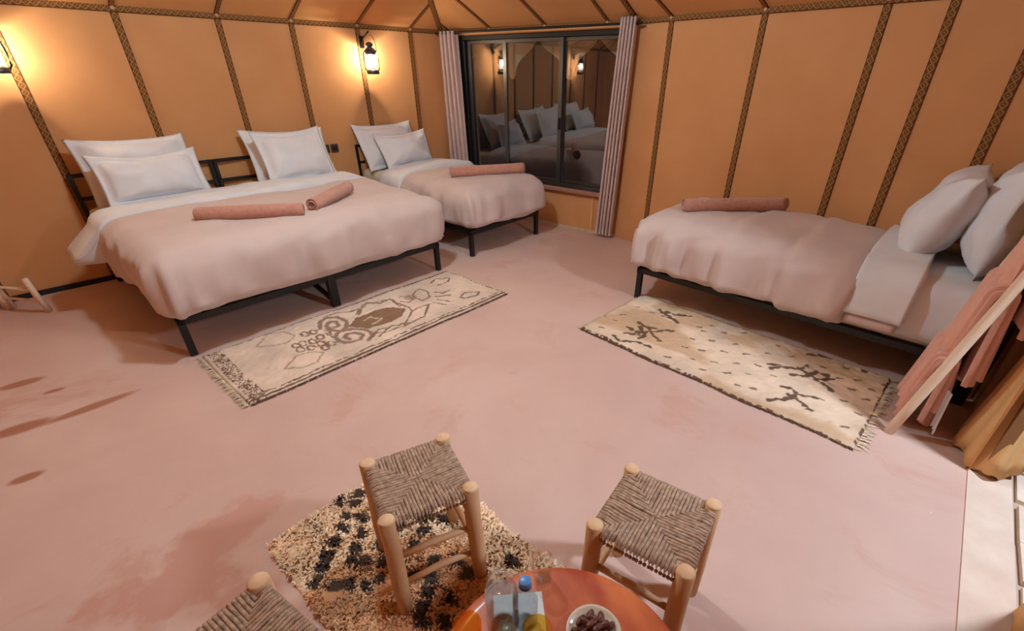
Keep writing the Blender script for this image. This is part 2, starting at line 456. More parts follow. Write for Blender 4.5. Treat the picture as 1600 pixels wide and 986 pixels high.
b = MB(); b.bar((*(A+dW*.3+nW*.015), .014), (*(B-dW*.02+nW*.015), .014), .028, .028); o = b.build('baseboard_back', M_SKIRT); o['kind'] = 'structure'

def wp(s, z, off=0): q = A+dW*s+nW*off; return (q[0], q[1], z)
aW = math.atan2(dW[1], dW[0])
win = empty('window_1', wp(0, 0), aW); win['kind'] = 'structure'
def lbox(parent, name, s0, s1, y0, y1, z0, z1, m, bev=.004):
    # local: x along wall, -y into the room
    b = MB(); b.box(((s0+s1)/2, (y0+y1)/2, (z0+z1)/2), (s1-s0, y1-y0, z1-z0), 0, bev); return b.build(name, m, parent)
lbox(win, 'frame_top', WS0, WS1, -.02, .06, WZ1-.045, WZ1, M_BLACK)
lbox(win, 'frame_bottom', WS0, WS1, -.02, .06, WZ0-.01, WZ0+.03, M_FRAME)
lbox(win, 'frame_side', WS0, WS0+.13, -.02, .06, WZ0+.03, WZ1-.045, M_BLACK)
lbox(win, 'frame_side', WS1-.05, WS1, -.02, .06, WZ0+.03, WZ1-.045, M_FRAME)
lbox(win, 'sill', WS0, WS1, -.06, .02, WZ0-.055, WZ0-.01, M_SILL, .008)
def sash(s0, s1, y, stl, rail=.035):
    z0, z1 = WZ0+.03, WZ1-.045
    e = bpy.data.objects.new('sash', None); COL.objects.link(e); e.parent = win
    lbox(e, 'stile', s0, s0+stl, y-.014, y+.014, z0, z1, M_FRAME, .003); lbox(e, 'stile', s1-stl, s1, y-.014, y+.014, z0, z1, M_FRAME, .003)
    lbox(e, 'rail', s0+stl, s1-stl, y-.014, y+.014, z1-rail, z1, M_FRAME, .003); lbox(e, 'rail', s0+stl, s1-stl, y-.014, y+.014, z0, z0+rail, M_FRAME, .003)
    lbox(e, 'pane', s0+stl, s1-stl, y-.003, y+.003, z0+rail, z1-rail, M_PANE, 0)
    return e
sash(WS0+.13, .985, .035, .055)
s2 = sash(.94, 1.735, .003, .05)
sash(1.69, WS1-.05, .035, .055)
b = MB(); b.box((1.712, -.022, 1.12), (.022, .03, .12), 0, .006); b.build('latch', M_BLACK, win)
# curtain rod
b = MB(); b.tube([(.02, -.1, 1.985), (2.62, -.1, 1.985)], .011, 10); rod = b.build('rod', M_BLACK)
rde = empty('curtain_rod', wp(0, 0), aW, 'thin black curtain rod above the dark window', 'curtain rod'); rod.parent = rde
for x in (.3, 2.4):
    b = MB(); b.bar((x, -.1, 1.985), (x, -.004, 1.985), .014, .014); b.build('bracket', M_BLACK, rde)
# scalloped awning outside the window
def valance():
    y0 = .30; V = []; F = []; N = 320; x0, x1 = .05, 2.9
    pk = [.45, 1.192, 1.972, 2.72]; vl = [.06, .83, 1.632, 2.35, 2.95]
    for i in range(N+1):
        x = x0+(x1-x0)*i/N
        zb = 1.53
        for k, p in enumerate(pk):
            l, r = vl[k], vl[k+1]
            if l <= x <= r:
                t = abs(x-p)/((p-l) if x < p else (r-p))
                zb = 1.60+.25*(1-t/.86)**.5+.08*(1-t/.86)**5 if t < .86 else 1.60-.07*math.sin(math.pi/2*min(1, (t-.86)/.09))
        V += [(x, y0, zb), (x, y0, 2.1), (x, y0+.012, 2.1), (x, y0+.012, zb)]
    for i in range(N):
        a = i*4; c = a+4
        F += [[a, c, c+1, a+1], [a+1, c+1, c+2, a+2], [a+2, c+2, c+3, a+3], [a+3, c+3, c, a]]
    e = empty('scalloped_valance', wp(0, 0), aW, 'pale canvas valance cut in pointed arches hanging outside behind the window glass', 'awning')
    mesh('cloth', V, F, M_VAL, e, False)
valance()

# door wall (beside the head of the right-hand bed), opening from DS0 to DS1
dD, nD, LD = frame2(CC, G2)
proj = lambda p: float((np.array(p)-CC)@dD)
DS0, DS1 = proj((2.05, 1.575)), proj((1.16, .53))
wd = backing('wall_door', CC, dD, nD, [(0, DS0, 0, EAVE), (DS1, LD, 0, EAVE)])
fabric_panel(wd, CC, dD, nD, 0, .72, 0, EAVE, 1); fabric_panel(wd, CC, dD, nD, .72, DS0, 0, EAVE, 2)
for k, (a_, b_) in enumerate(((DS1, DS1+.75), (DS1+.75, DS1+1.5), (DS1+1.5, LD))): fabric_panel(wd, CC, dD, nD, a_, b_, 0, EAVE, k)
for s in (.72, DS1+.75, DS1+1.5): strip('seam_band', wd, (*(CC+dD*s), 0), (*(CC+dD*s), EAVE-.02), (*dD, 0), (*nD, 0))
strip('eave_band', wd, (*CC, EAVE-.012), (*G2, EAVE-.012), (0, 0, 1), (*nD, 0), .05, .012)
# near wall behind the camera
wg, dg, ng, LG = wall('wall_near', G2, G1, [.8*k for k in range(1, 8)])

# roof
roof_z = lambda P0, d, n, p: EAVE+(APEX[2]-EAVE)*((p-P0)@n)/((APEX[:2]-P0)@n)
def clip(poly, a, c):           # keep a.p <= c
    out = []
    for i in range(len(poly)):
        p, q = poly[i], poly[(i+1) % len(poly)]; fp, fq = a@p-c, a@q-c
        if fp <= 1e-9: out.append(p)
        if fp*fq < -1e-12: out.append(p+(q-p)*fp/(fp-fq))
    return out
rc = MB()
cz = lambda P: (P[0], P[1], EAVE+.06)
ring = [G1, A, B, CC, G2]
for i in range(5):
    a, c = ring[i], ring[(i+1) % 5]
    rc.add([cz(a), cz(c), (APEX[0], APEX[1], APEX[2]+.06)], [[0, 1, 2]])
ceil = rc.build('ceiling', M_BACK); ceil['kind'] = 'structure'
for P0, P1, seams in ((G1, A, SL), (A, B, SW), (B, CC, SR), (CC, G2, [.75*k for k in range(1, 8)]), (G2, G1, [.8*k for k in range(1, 8)])):
    d, n, L = frame2(P0, P1); tri = [P0, P1, APEX[:2]]; ed = [0]+list(seams)+[L]
    nm = np.array([*(n*-1), 0])*((APEX[2]-EAVE)/((APEX[:2]-P0)@n)); up = np.array([0, 0, 1.0]); nrm = -(up+nm); nrm /= np.linalg.norm(nrm)
    for k in range(len(ed)-1):
        poly = clip(clip(tri, d, d@P0+ed[k+1]), -d, -(d@P0+ed[k]))
        if len(poly) >= 3:
            V = [(*p, roof_z(P0, d, n, p)) for p in poly]
            mesh('fabric_panel', V, [list(range(len(V)))], M_CEIL, ceil, False)
    for s in seams:
        p0 = P0+d*s
        c = P0+d*s; t = 6.0
        # distance to the triangle's sides along n
        for q0, q1 in ((P0, APEX[:2]), (P1, APEX[:2])):
            e = q1-q0; den = n[0]*e[1]-n[1]*e[0]
            if abs(den) > 1e-6:
                r = q0-c; tt = (r[0]*e[1]-r[1]*e[0])/den; ss = (r[0]*n[1]-r[1]*n[0])/den
                if tt > 0 and 0 <= ss <= 1: t = min(t, tt)
        q = c+n*t
        strip('seam_band', ceil, (*c, EAVE-.003), (*q, roof_z(P0, d, n, q)-.003), (*d, 0), nrm, .034, .006)
    h = np.array([*P0, EAVE]); dirh = APEX-h
    strip('hip_band', ceil, h-(0, 0, .004), APEX-(0, 0, .004), np.cross(dirh, (0, 0, 1)), (0, 0, -1), .05, .012)

# threshold, outside ground and paving
def slab(name, pts, z0, z1, m, parent=None):
    V = [(*p, z0) for p in pts]+[(*p, z1) for p in pts]; k = len(pts)
    return mesh(name, V, [list(range(k-1, -1, -1)), list(range(k, 2*k))]+[[i, (i+1) % k, k+(i+1) % k, k+i] for i in range(k)], m, parent, False)
tdir = -dD; o = -nD
T0 = np.array([2.045, 1.57])-dD*.32; T1 = np.array([1.17, .545])
tw = .155
th = slab('trim_1', [T0, T0+o*tw, T1+o*tw, T1], -.03, .006, M_STONE); th['kind'] = 'structure'
gro = slab('ground_outside', [T0+o*tw-dD*1.2, T0+o*3-dD*1.2, T1+o*3+dD, T1+o*tw+dD], -.06, -.02, mat('outside_mortar', (196, 172, 156), .9)); gro['kind'] = 'structure'
rnd = random.Random(5)
e0 = T0+dD*.32+o*(tw+.008)
for iy in range(4):
    sx = -.6
    while sx < 1.6:
        wdt = rnd.uniform(.13, .26); gap = .010
        y0 = iy*.16+gap; y1 = (iy+1)*.16
        j = lambda: rnd.uniform(-.018, .018)
        pts = [e0+dD*(sx+gap+j())+o*(y0+abs(j())*.4), e0+dD*(sx+wdt-gap+j())+o*(y0+abs(j())*.4), e0+dD*(sx+wdt-gap+j())+o*(y1+j()*.4), e0+dD*(sx+gap+j())+o*(y1+j()*.4)]
        slab('paving_stone', pts[::-1], -.025, .002+rnd.uniform(-.004, .004), M_PAVE, gro)
        sx += wdt

# ------------------------------------------------------------------ beds
def make_bed(name, loc, rz, Wd, L, label, group, double=False, mid=(0.5,), tw=.042):
    e = empty(name, (*loc, 0), rz, label, 'bed', group)
    FZ = .265
    def leg(x, y, h): 
        b = MB(); b.box((x, y, h/2), (tw, tw, h), 0, .004); return b.build('leg', M_BLACK, e)
    for x in (tw/2, Wd-tw/2): leg(x, tw/2, FZ); leg(x, L-tw/2, FZ)
    b = MB()
    for x in (tw/2, Wd-tw/2): b.bar((x, 0, FZ-.02), (x, L, FZ-.02), tw, .04)
    b.build('side_rail', M_BLACK, e)
    b = MB(); b.bar((0, tw/2, FZ-.02), (Wd, tw/2, FZ-.02), tw, .04); b.build('foot_rail', M_BLACK, e)
    b = MB(); b.bar((0, L-tw/2, FZ-.02), (Wd, L-tw/2, FZ-.02), tw, .04); b.build('head_rail', M_BLACK, e)
    for k in range(7):
        y = .2+(L-.4)*k/6
        b = MB(); b.bar((tw, y, FZ-.012), (Wd-tw, y, FZ-.012), .06, .015); b.build('slat', M_BLACK, e)
    if double:
        m = Wd*.492
        b = MB(); b.box((m, tw/2, FZ/2), (.065, .05, FZ), 0, .004); b.build('middle_leg', M_BLACK, e)
        b = MB(); b.box((m, L*.55, FZ/2), (tw, tw, FZ), 0, .004); b.build('middle_leg', M_BLACK, e)
        b = MB(); b.bar((m, .04, .035), (m-.05, .62, FZ-.03), .035, .02); b.build('brace', M_BLACK, e)
        b = MB(); b.bar((m, 0, FZ-.02), (m, L, FZ-.02), .08, .04); b.build('centre_rail', M_BLACK, e)
    # headboard
    posts = [.016, Wd-.016] if not double else [.016, Wd*.5-.018, Wd*.5+.018, Wd-.016]
    for x in posts:
        b = MB(); b.box((x, L+.012, .445), (.032, .032, .89), 0, .003); b.build('headboard_post', M_BLACK, e)
    segs = [(.016, Wd-.016)] if not double else [(.016, Wd*.5-.018), (Wd*.5+.018, Wd-.016)]
    for x0, x1 in segs:
        for z in (.876, .70):
            b = MB(); b.bar((x0, L+.012, z), (x1, L+.012, z), .028, .028); b.build('headboard_rail', M_BLACK, e)
    # mattress
    P, F, N = rounded(.01, Wd-.01, .0, L-.005, FZ, .635, .07, .07, .06, .04, .07)
    P[:, 2] += np.where(P[:, 2] > .5, .004*fnoise(P*3.0), 0)
    mm = mesh('mattress', P, F, M_MATT, e); mm['label'] = 'cream mattress'
    return e

def soften(P, F, N, seed, top, amp=.015, sides=.040, seams=(), crease=.011):
    Q = P.copy()
    side = np.clip((.93-N[:, 2])/.6, 0, 1)*np.clip(1.0-np.abs(N[:, 2])**3, 0, 1)
    o = amp*fnoise(P*np.array([2.2, 2.2, 1.6])+seed*5, 2)
    per = np.arctan2(N[:, 1], N[:, 0])*.35+P[:, 0]*np.abs(N[:, 1])+P[:, 1]*np.abs(N[:, 0])
    wv = vnoise(np.stack([per*7+seed, P[:, 2]*1.2, np.full(len(P), seed*.7)], 1))
    w3 = vnoise(np.stack([per*19+seed*2, P[:, 2]*2.2, np.full(len(P), seed*.3)], 1))
    wv = np.sign(wv)*np.abs(wv)**.8+.45*w3*np.clip(vnoise(np.stack([per*2.3+seed, P[:, 2]*0, P[:, 2]*0+3.7], 1))+.35, 0, 1)*2
    low = np.clip((top-P[:, 2])/(top-.28), 0, 1)
    yy = np.maximum(P[:, 1], 0)
    o += .020*np.sin(yy*34+seed+5*vnoise(np.stack([yy*3, P[:, 2]*2, yy*0+seed], 1)))*side*np.abs(N[:, 0])*np.exp(-(yy/.42)**2)*np.clip(low*2.2, 0, 1)*np.clip(1.6-low*1.1, 0, 1)
    o += .008*fnoise(P*np.array([6, 6, 5])+seed*3, 2)*(.4+.6*side)
    o += sides*side*wv*(.35+low)
    rid = 1-np.abs(vnoise(np.stack([P[:, 0]*2.0+P[:, 1]*1.2, P[:, 1]*2.6-P[:, 0]*.8, P[:, 2]*2+seed], 1)))
    o += crease*np.clip(rid-.72, 0, 1)*3
    for s in seams:                                                # quilting lines across the bed
        o -= .020*np.exp(-((P[:, 1]-s-.014*np.sin(P[:, 0]*7+s*9))/.020)**2)*(.55+.5*side+.3*np.sin(P[:, 0]*5+s*20))
        o += .012*np.exp(-((P[:, 1]-s-.07-.014*np.sin(P[:, 0]*7+s*9))/.05)**2)
    Q += N*o[:, None]
    return Q

def make_duvet(bed, Wd, yf, top, seed, label, group, over=.055, seams=(), fold=None, foldside=None, bottom=.275, foldlabel='white turned-back sheet fold', foldlen=.36, right_over=None, foldz=(.36, .40), hem=None, rs=.15, rt=.125):
    ro = over if right_over is None else right_over
    e = empty('duvet', bed.location, bed.rotation_euler[2], label, 'duvet', group)
    P, F, N = rounded(-over, Wd+ro, -.085, yf, bottom, top, rs, .15, rt, .06, .028, open_bottom=False)
    P[:, 1] += .030*np.clip((P[:, 2]-bottom)/(top-bottom), 0, 1)*np.clip(1-(P[:, 1]+.085)/.5, 0, 1)
    # side walls belly out
    hz = np.clip((P[:, 2]-bottom)/(top-bottom), 0, 1)
    P[:, :2] += N[:, :2]*(np.sin(np.pi*hz)*.022)[:, None]
    # crowned top
    cx = np.clip((P[:, 0]+over)/(Wd+over+ro), 0, 1)
    P[:, 2] += np.where(hz > .55, .028*np.sin(np.pi*cx)*np.clip(1.15-np.abs(P[:, 1]-yf*.6)/yf, 0, 1), 0)
    # hem runs a little unevenly
    P[:, 2] += np.where(hz < .2, .010*vnoise(np.stack([P[:, 0]*4+seed, P[:, 1]*4, P[:, 0]*0], 1)), 0)
    Q = soften(P, F, N, seed, top, seams=seams)
    mesh('duvet_cover', Q, F, M_DUVET, e)
    if fold is not None:
        y0, y1, sk = fold
        zt = top+.036
        P, F, N = rounded(-over-.02, Wd+ro+.012, 0, 1, foldz[0], zt, rs, .03, rt, .02, .03)
        if hem: pass
        w = (P[:, 1])
        base = y0+sk*(np.clip(P[:, 0], 0, Wd)/Wd-.5)
        P[:, 1] = base+w*(y1-y0)
        lowl = np.clip((zt-.10-P[:, 2])/(zt-foldz[0]), 0, 1)*(P[:, 0] < 0)
        lowr = np.clip((zt-.10-P[:, 2])/(zt-foldz[0]), 0, 1)*(P[:, 0] > Wd)
        if foldside:
            P[:, 0] -= lowl*foldside[0]; P[:, 1] += lowl*foldside[1]*(w*1.0-.2)
            P[:, 0] += lowr*foldside[2]; P[:, 1] += lowr*foldside[3]*(w-.2)
            P[:, 2] += lowl*foldside[4] + lowr*foldside[5]
        P[:, 2] += .03*np.sin(np.pi*np.clip(P[:, 0]/Wd, 0, 1))*(P[:, 2] > .5)
        # pillowy roll at the folded edge
        P[:, 2] += np.where(P[:, 2] > top-.06, .012*np.cos(np.clip(w, 0, 1)*np.pi)*.8, 0)
        o = .008*fnoise(P*np.array([3, 5, 3])+seed, 3)+.006*vnoise(np.stack([P[:, 0]*9, P[:, 1]*4, P[:, 2]*9], 1))
        Q = P+N*o[:, None]
        f = mesh('turned_back_fold', Q, F, M_WHITE, e); f['label'] = foldlabel
    return e

def pillow_mesh(w, h, t, seed, flange=.05, slump=.0, n=34, ex=.42, ax=2.4):
    V = []; F = []
    rs = np.random.RandomState(seed)
    for side in (-1, 1):
        for j in range(n+1):
            for i in range(n+1):
                u, v = -1+2*i/n, -1+2*j/n
                fu, fv = 1-2*flange/w, 1-2*flange/h
                a, b = min(1, abs(u)/fu), min(1, abs(v)/fv)
                th = t/2*max(0, (1-a**ax))**ex*max(0, (1-b**ax))**ex+(.0035 if 0 < i < n and 0 < j < n else 0)
                x = w/2*u*(1-.055*(1-v*v)); z = h/2*v*(1-.075*(1-u*u))
                z += slump*u*u*(v > 0)*0
                V.append((x, side*th, z+h/2))
        for j in range(n):
            for i in range(n):
                o = 0 if side < 0 else (n+1)**2
                q = [o+j*(n+1)+i, o+j*(n+1)+i+1, o+(j+1)*(n+1)+i+1, o+(j+1)*(n+1)+i]
                F.append(q if side < 0 else q[::-1])
    V = np.array(V); k = (n+1)**2
    # wrinkles: radiating from the corners, plus soft noise
    c = V.copy()
    u = c[:, 0]/(w/2); v = (c[:, 2]-h/2)/(h/2)
    wr = .020*fnoise(np.stack([c[:, 0]*5+seed*3, c[:, 2]*5, np.sign(c[:, 1])*2+seed], 1), 3)
    ang = np.arctan2(1-np.abs(v), 1-np.abs(u)); rad = np.clip(1.1-np.hypot(1-np.abs(u), 1-np.abs(v)), 0, 1)
    wr += .016*np.sin(ang*9+seed)*rad*(1-np.clip(np.abs(u), 0, 1)**6)
    # shared sway so that the flange waves
    sw = .032*vnoise(np.stack([c[:, 0]*3+seed*7, c[:, 2]*3, np.full(len(c), seed*1.3)], 1))
    bd = np.maximum(np.abs(u)/.93, np.abs(v)/.93) < 1
    V[:, 1] += np.where(bd, np.sign(c[:, 1]+1e-9)*np.maximum(wr, -np.abs(c[:, 1])*.6)*np.clip(np.abs(c[:, 1])/.02, 0, 1), 0)+sw
    V[:, 2] -= slump*np.clip(v, 0, 1)*(1-u*u)
    # merge rim
    idx = np.arange(2*k); 
    for j in range(n+1):
        for i in range(n+1):
            if i in (0, n) or j in (0, n): idx[k+j*(n+1)+i] = j*(n+1)+i
    F = [[idx[i] for i in q] for q in F]
    return V, F

def pillow(bed, x, y, z, tilt, w, h, t, seed, label, group, yaw=0, roll=0, slump=.02, **kw):
    V, F = pillow_mesh(w, h, t, seed, slump=slump, **kw)
    o = mesh('pillow', V, F, M_WHITE)
    Mx = Matrix.Translation((x, y, z)) @ Matrix.Rotation(yaw, 4, 'Z') @ Matrix.Rotation(-tilt, 4, 'X') @ Matrix.Rotation(roll, 4, 'Y')
    bm = Matrix.Translation(bed.location) @ Matrix.Rotation(bed.rotation_euler[2], 4, 'Z')
    o.matrix_world = bm @ Mx
    return tag(o, label, 'pillow', group)

def towel_roll(bed, p, q, z, r, label, group, seed=0):
    "rolled towel from p to q in bed coordinates"
    turns, th = 3.3, r/3.9
    n = 78; pts = []
    for k in range(n):
        a = 2*math.pi*turns*k/(n-1)-3.456; rr = .006+(r-.006)*(k/(n-1))
        pts.append((rr, a))
    outer = [(rr*math.cos(a), rr*math.sin(a)) for rr, a in pts]
    inner = [((rr-th*.66)*math.cos(a), (rr-th*.66)*math.sin(a)) if rr > th else (.001*math.cos(a), .001*math.sin(a)) for rr, a in pts]
    prof = outer+inner[::-1]; m = len(prof)
    L = math.hypot(q[0]-p[0], q[1]-p[1]); ns = 14; V = []; F = []
    for s in range(ns+1):
        u = s/ns
        for i, (y_, z_) in enumerate(prof):
            sc = 1+.05*float(vnoise(np.array([u*5+seed*3, y_*20, z_*20])))
            end = .008*math.sin(i*.16+seed)*(1 if s == ns else -1 if s == 0 else 0)
            V.append((u*L+end, y_*sc, (z_*sc+r)*(.94 if z_ < 0 else 1)))
    for s in range(ns):
        for i in range(m): F.append([s*m+i, (s+1)*m+i, (s+1)*m+(i+1) % m, s*m+(i+1) % m])
    for s in (0, ns):
        for i in range(n-1):
            a, b_, c, d = s*m+i, s*m+i+1, s*m+m-2-i, s*m+m-1-i
            F.append([a, b_, c, d] if s == 0 else [d, c, b_, a])
    o = mesh('rolled_towel', V, F, M_TOWEL)
    bm = Matrix.Translation(bed.location) @ Matrix.Rotation(bed.rotation_euler[2], 4, 'Z')
    o.matrix_world = bm @ Matrix.Translation((p[0], p[1], z)) @ Matrix.Rotation(math.atan2(q[1]-p[1], q[0]-p[0]), 4, 'Z')
    return tag(o, label, 'towel', group)

BG = 'metal framed beds'; DG = 'pink duvets'; PG = 'white pillows'; TG = 'rolled terracotta towels'
bed1 = make_bed('double_bed', (-2.229, 2.548), math.atan2(.757, .653), 2.075, 1.93, 'wide black metal double bed with six legs against the left canvas wall', BG, True)
bed2 = make_bed('single_bed', (-.626, 4.475), math.atan2(.764, .645), 1.04, 1.85, 'black metal single bed between the wide bed and the dark window', BG)
a3 = math.atan2(-.676, .737)-math.pi/2
W3 = 1.0
O3 = np.array([.829, 3.521])+np.array([.676, .737])*W3
bed3 = make_bed('single_bed', tuple(O3), a3, W3, 2.12, 'black metal single bed along the bare right canvas wall beside the ladder rack', BG)

d1 = make_duvet(bed1, 2.075, 1.16, .685, 1, 'pink-beige duvet with a white turned-back fold on the wide double bed', DG, over=.05, right_over=.085, fold=(1.06, 1.42, .06), foldside=(.30, .20, .0, .1, .0, 0), foldz=(.40, .4))
d2 = make_duvet(bed2, 1.04, 1.10, .655, 4, 'pink-beige quilted duvet on the single bed next to the window', DG, over=.045, seams=(.55, .85), fold=(1.02, 1.40, .05), foldside=(.02, .05, .0, 0, 0, 0), foldz=(.42, .4))
d3 = make_duvet(bed3, W3, 1.50, .675, 7, 'pink-beige duvet with cross seams on the right-hand single bed', DG, over=.0, right_over=.07, seams=(.62, 1.05), fold=(1.44, 1.74, .0), foldside=(0, 0, .02, .0, 0, 0), foldz=(.37, .4), bottom=.275)
# the bed linen under the pillows of the right-hand bed
P, F, N = rounded(.0, W3+.025, 1.62, 2.105, .30, .648, .09, .06, .07, .03, .05)
P += N*(.006*fnoise(P*4))[:, None]
sh = mesh('fitted_sheet', P, F, M_WHITE, bed3); sh['label'] = 'white fitted sheet'
P, F, N = rounded(W3+.0, W3+.075, 1.46, 1.72, .325, .385, .02, .02, .02, .02, .02)
P += N*(.006*fnoise(P*8))[:, None]
hm = mesh('duvet_hem', P, F, M_DUVET, d3); hm['label'] = 'pink duvet hem folded under the white fold'

pillow(bed1, .46, 1.62, .66, R_(26), .80, .54, .20, 1, 'white back pillow of the left pair on the wide bed', PG)
pillow(bed1, .47, 1.40, .68, R_(27), .74, .42, .27, 2, 'white front pillow of the left pair on the wide bed', PG, slump=.03)
pillow(bed1, 1.68, 1.62, .66, R_(26), .82, .51, .20, 3, 'white back pillow of the right pair on the wide bed, nearest the switches', PG, roll=R_(2))
pillow(bed1, 1.64, 1.43, .67, R_(22), .67, .50, .25, 4, 'white front pillow of the right pair on the wide bed', PG, roll=R_(-1))
pillow(bed2, .35, 1.56, .63, R_(26), .78, .53, .20, 5, 'white back pillow of the pair on the single bed by the window', PG, roll=R_(0))
pillow(bed2, .40, 1.36, .65, R_(26), .68, .42, .27, 6, 'white front pillow of the pair on the single bed by the window', PG, slump=.03)
pillow(bed3, .46, 1.59, .655, R_(22), .66, .54, .30, 7, 'plump white pillow standing foremost on the right-hand bed', PG, flange=.014, ex=.5, ax=3.2)
pillow(bed3, .48, 1.91, .65, R_(8), .74, .60, .26, 8, 'white pillow behind the plump one on the right-hand bed', PG, flange=.02, ex=.5, ax=3.0)

towel_roll(bed1, (.43, .504), (.985, .10), .70, .053, 'rolled terracotta towel lying lengthwise in the middle of the wide bed', TG, 1)
towel_roll(bed1, (1.072, .157), (1.594, .548), .703, .052, 'rolled terracotta towel on the wide bed with its spiral end facing the room', TG, 2)
towel_roll(bed2, (.245, .52), (.935, .135), .668, .056, 'rolled terracotta towel on the single bed in front of the dark window', TG, 3)
towel_roll(bed3, (1-.253, .180), (1-.815, .737), .69, .054, 'rolled terracotta towel at the foot of the right-hand bed', TG, 4)

# ------------------------------------------------------------------ lanterns
def make_lantern(name, s, label, P0=LP, d_=dl, n_=nl, power=44, color=(1.0, .91, .74)):
    off = .155; q = P0+d_*s+n_*off
    e = empty(name, (*q, 1.575), math.atan2(d_[1], d_[0]), label, 'lamp', 'iron wall lanterns')
    b = MB(); b.lathe([(0, 0), (.062, 0), (.066, .012), (.062, .034), (.035, .046), (.024, .052), (.024, .066), (0, .068)], 20); b.build('oil_tank', M_IRON, e, True)
    b = MB(); b.lathe([(.036, .062), (.050, .085), (.055, .115), (.048, .150), (.036, .180)], 20); b.build('globe', M_LGLASS, e, True)
    b = MB(); b.lathe([(0, .10), (.014, .104), (.019, .118), (.014, .134), (0, .14)], 12); b.build('bulb', M_BULB, e, True)
    b = MB(); b.lathe([(.040, .176), (.052, .182), (.056, .20), (.040, .215), (.026, .222), (.026, .25), (.040, .258), (.034, .276), (.012, .288), (0, .29)], 20); b.build('cap', M_IRON, e, True)
    for sx in (-1, 1):
        b = MB(); b.tube([(sx*.058, 0, .02), (sx*.080, 0, .05), (sx*.084, 0, .12), (sx*.078, 0, .19), (sx*.055, 0, .215), (sx*.03, 0, .235)], .007, 8); b.build('side_tube', M_IRON, e, True)
    b = MB(); b.tube([(sx, 0, zz) for sx, zz in [(.07, .20), (.075, .27), (.055, .335), (0, .36), (-.055, .335), (-.075, .27), (-.07, .20)]], .0035, 6); b.build('handle', M_IRON, e, True)
    b = MB(); b.tube([(0, off-.012, .30), (0, off*.55, .325), (0, .01, .362), (0, -.02, .378)], .008, 8); b.build('wall_hook', M_BLACK, e, True)
    b = MB(); b.box((0, off-.014, .29), (.05, .012, .11), 0, .004); b.build('back_plate', M_BLACK, e)
    l = lamp('lantern_light', (q[0], q[1], 1.575+.13), power, color, .02)
    return e
make_lantern('wall_lantern', 3.155, 'lit iron hurricane lantern hanging above the corner single bed')
make_lantern('wall_lantern', .312, 'lit iron hurricane lantern at the left edge of the picture')
make_lantern('wall_lantern', LG*.42, 'iron hurricane lantern added as fill light on the near tent wall behind the viewer', G2, dg, ng, 3.5, (.95, .93, .85))  # unseen extra lantern, added to brighten the left and front floor
# pendant in the middle of the roof (above the frame)
pe = empty('pendant_lamp', (PENDANT[0], PENDANT[1], PENDANT[2]-.12), 0, 'pendant lamp hanging from the roof peak above the room', 'lamp')
b = MB(); b.tube([(0, 0, .25), (0, .05, .50)], .006, 6); b.build('cord', M_BLACK, pe)
b = MB(); b.lathe([(0, .27), (.05, .262), (.09, .235), (.05, .232), (0, .235)], 20); b.build('cap', M_IRON, pe, True)
b = MB(); b.lathe([(.05, .235), (.095, .19), (.11, .13), (.09, .06), (.045, .02), (0, .01)], 20); b.build('globe', M_PENDG, pe, True)

# wall sockets
for k, (s, lb, cc) in enumerate(((2.533, 'left one of two dark square wall switches between the beds', 0), (2.634, 'right one of two dark square wall switches between the beds', 1))):
    q = LP+dL*s+nl*.008
    e = empty('wall_switch', (*q, .88), math.atan2(dl[1], dl[0]), lb, 'switch', 'dark wall switches')
    b = MB(); b.box((0, 0, 0), (.082, .014, .082), 0, .004); b.build('plate', M_SWITCH, e)
    b = MB(); b.box((0, -.009, 0), (.05, .008, .05), 0, .003); b.build('insert', M_BLACK if cc else M_IRON, e)

# ------------------------------------------------------------------ curtains
def pleated(name, x0t, x1t, x0b, x1b, y, amp, z0, z1, pl, m, parent, seed, hem=0, tilt=(0, 0)):
    nx, nz = pl*12, 24; V = []; F = []
    for j in range(nz+1):
        w = j/nz; z = z0+(z1-z0)*w
        for i in range(nx+1):
            u = i/nx
            x = (x0b+(x1b-x0b)*u)*(1-w)+(x0t+(x1t-x0t)*u)*w
            ph = u*pl*2*math.pi+.5*float(vnoise(np.array([u*pl*.7, w*1.2, seed])))
            a = amp*(1+.25*float(vnoise(np.array([u*4, w*2, seed+3]))))
            V.append((x+.25*a*math.sin(2*ph), y+a*math.cos(ph), z))
    n0 = len(V)
    V += [(x, yy+.004, z) for x, yy, z in V]
    for j in range(nz):
        for i in range(nx):
            q = j*(nx+1)+i; f = [q, q+1, q+nx+2, q+nx+1]
            F.append(f); F.append([n0+k for k in f[::-1]])
    for i in range(nx):
        for j in (0, nz):
            q = j*(nx+1)+i; F.append([q, q+1, n0+q+1, n0+q])
    for j in range(nz):
        for i in (0, nx):
            q = j*(nx+1)+i; F.append([q, q+nx+1, n0+q+nx+1, n0+q])
    return mesh(name, V, F, m, parent)
c1 = empty('window_curtain', wp(0, 0), aW, 'mauve pleated curtain at the right side of the dark window', 'curtain', 'mauve window curtains')
pleated('cloth', 2.405, 2.565, 2.300, 2.50, -.10, .026, .035, 2.035, 5, M_CURT, c1, 1)
c2 = empty('window_curtain', wp(0, 0), aW, 'mauve curtain gathered at the left side of the dark window', 'curtain', 'mauve window curtains')
pleated('cloth', .075, .33, .09, .40, -.10, .03, .05, 2.0, 4, M_CURT, c2, 2)
for cu, xs in ((c1, [2.42+.03*k for k in range(6)]), (c2, [.09+.048*k for k in range(6)])):
    for x in xs:
        b = MB(); b.tube([(x, -.1+.017*math.cos(t), 1.985+.017*math.sin(t)) for t in np.linspace(0, 2*math.pi, 9)], .003, 5, False); b.build('ring', M_BLACK, cu, True)

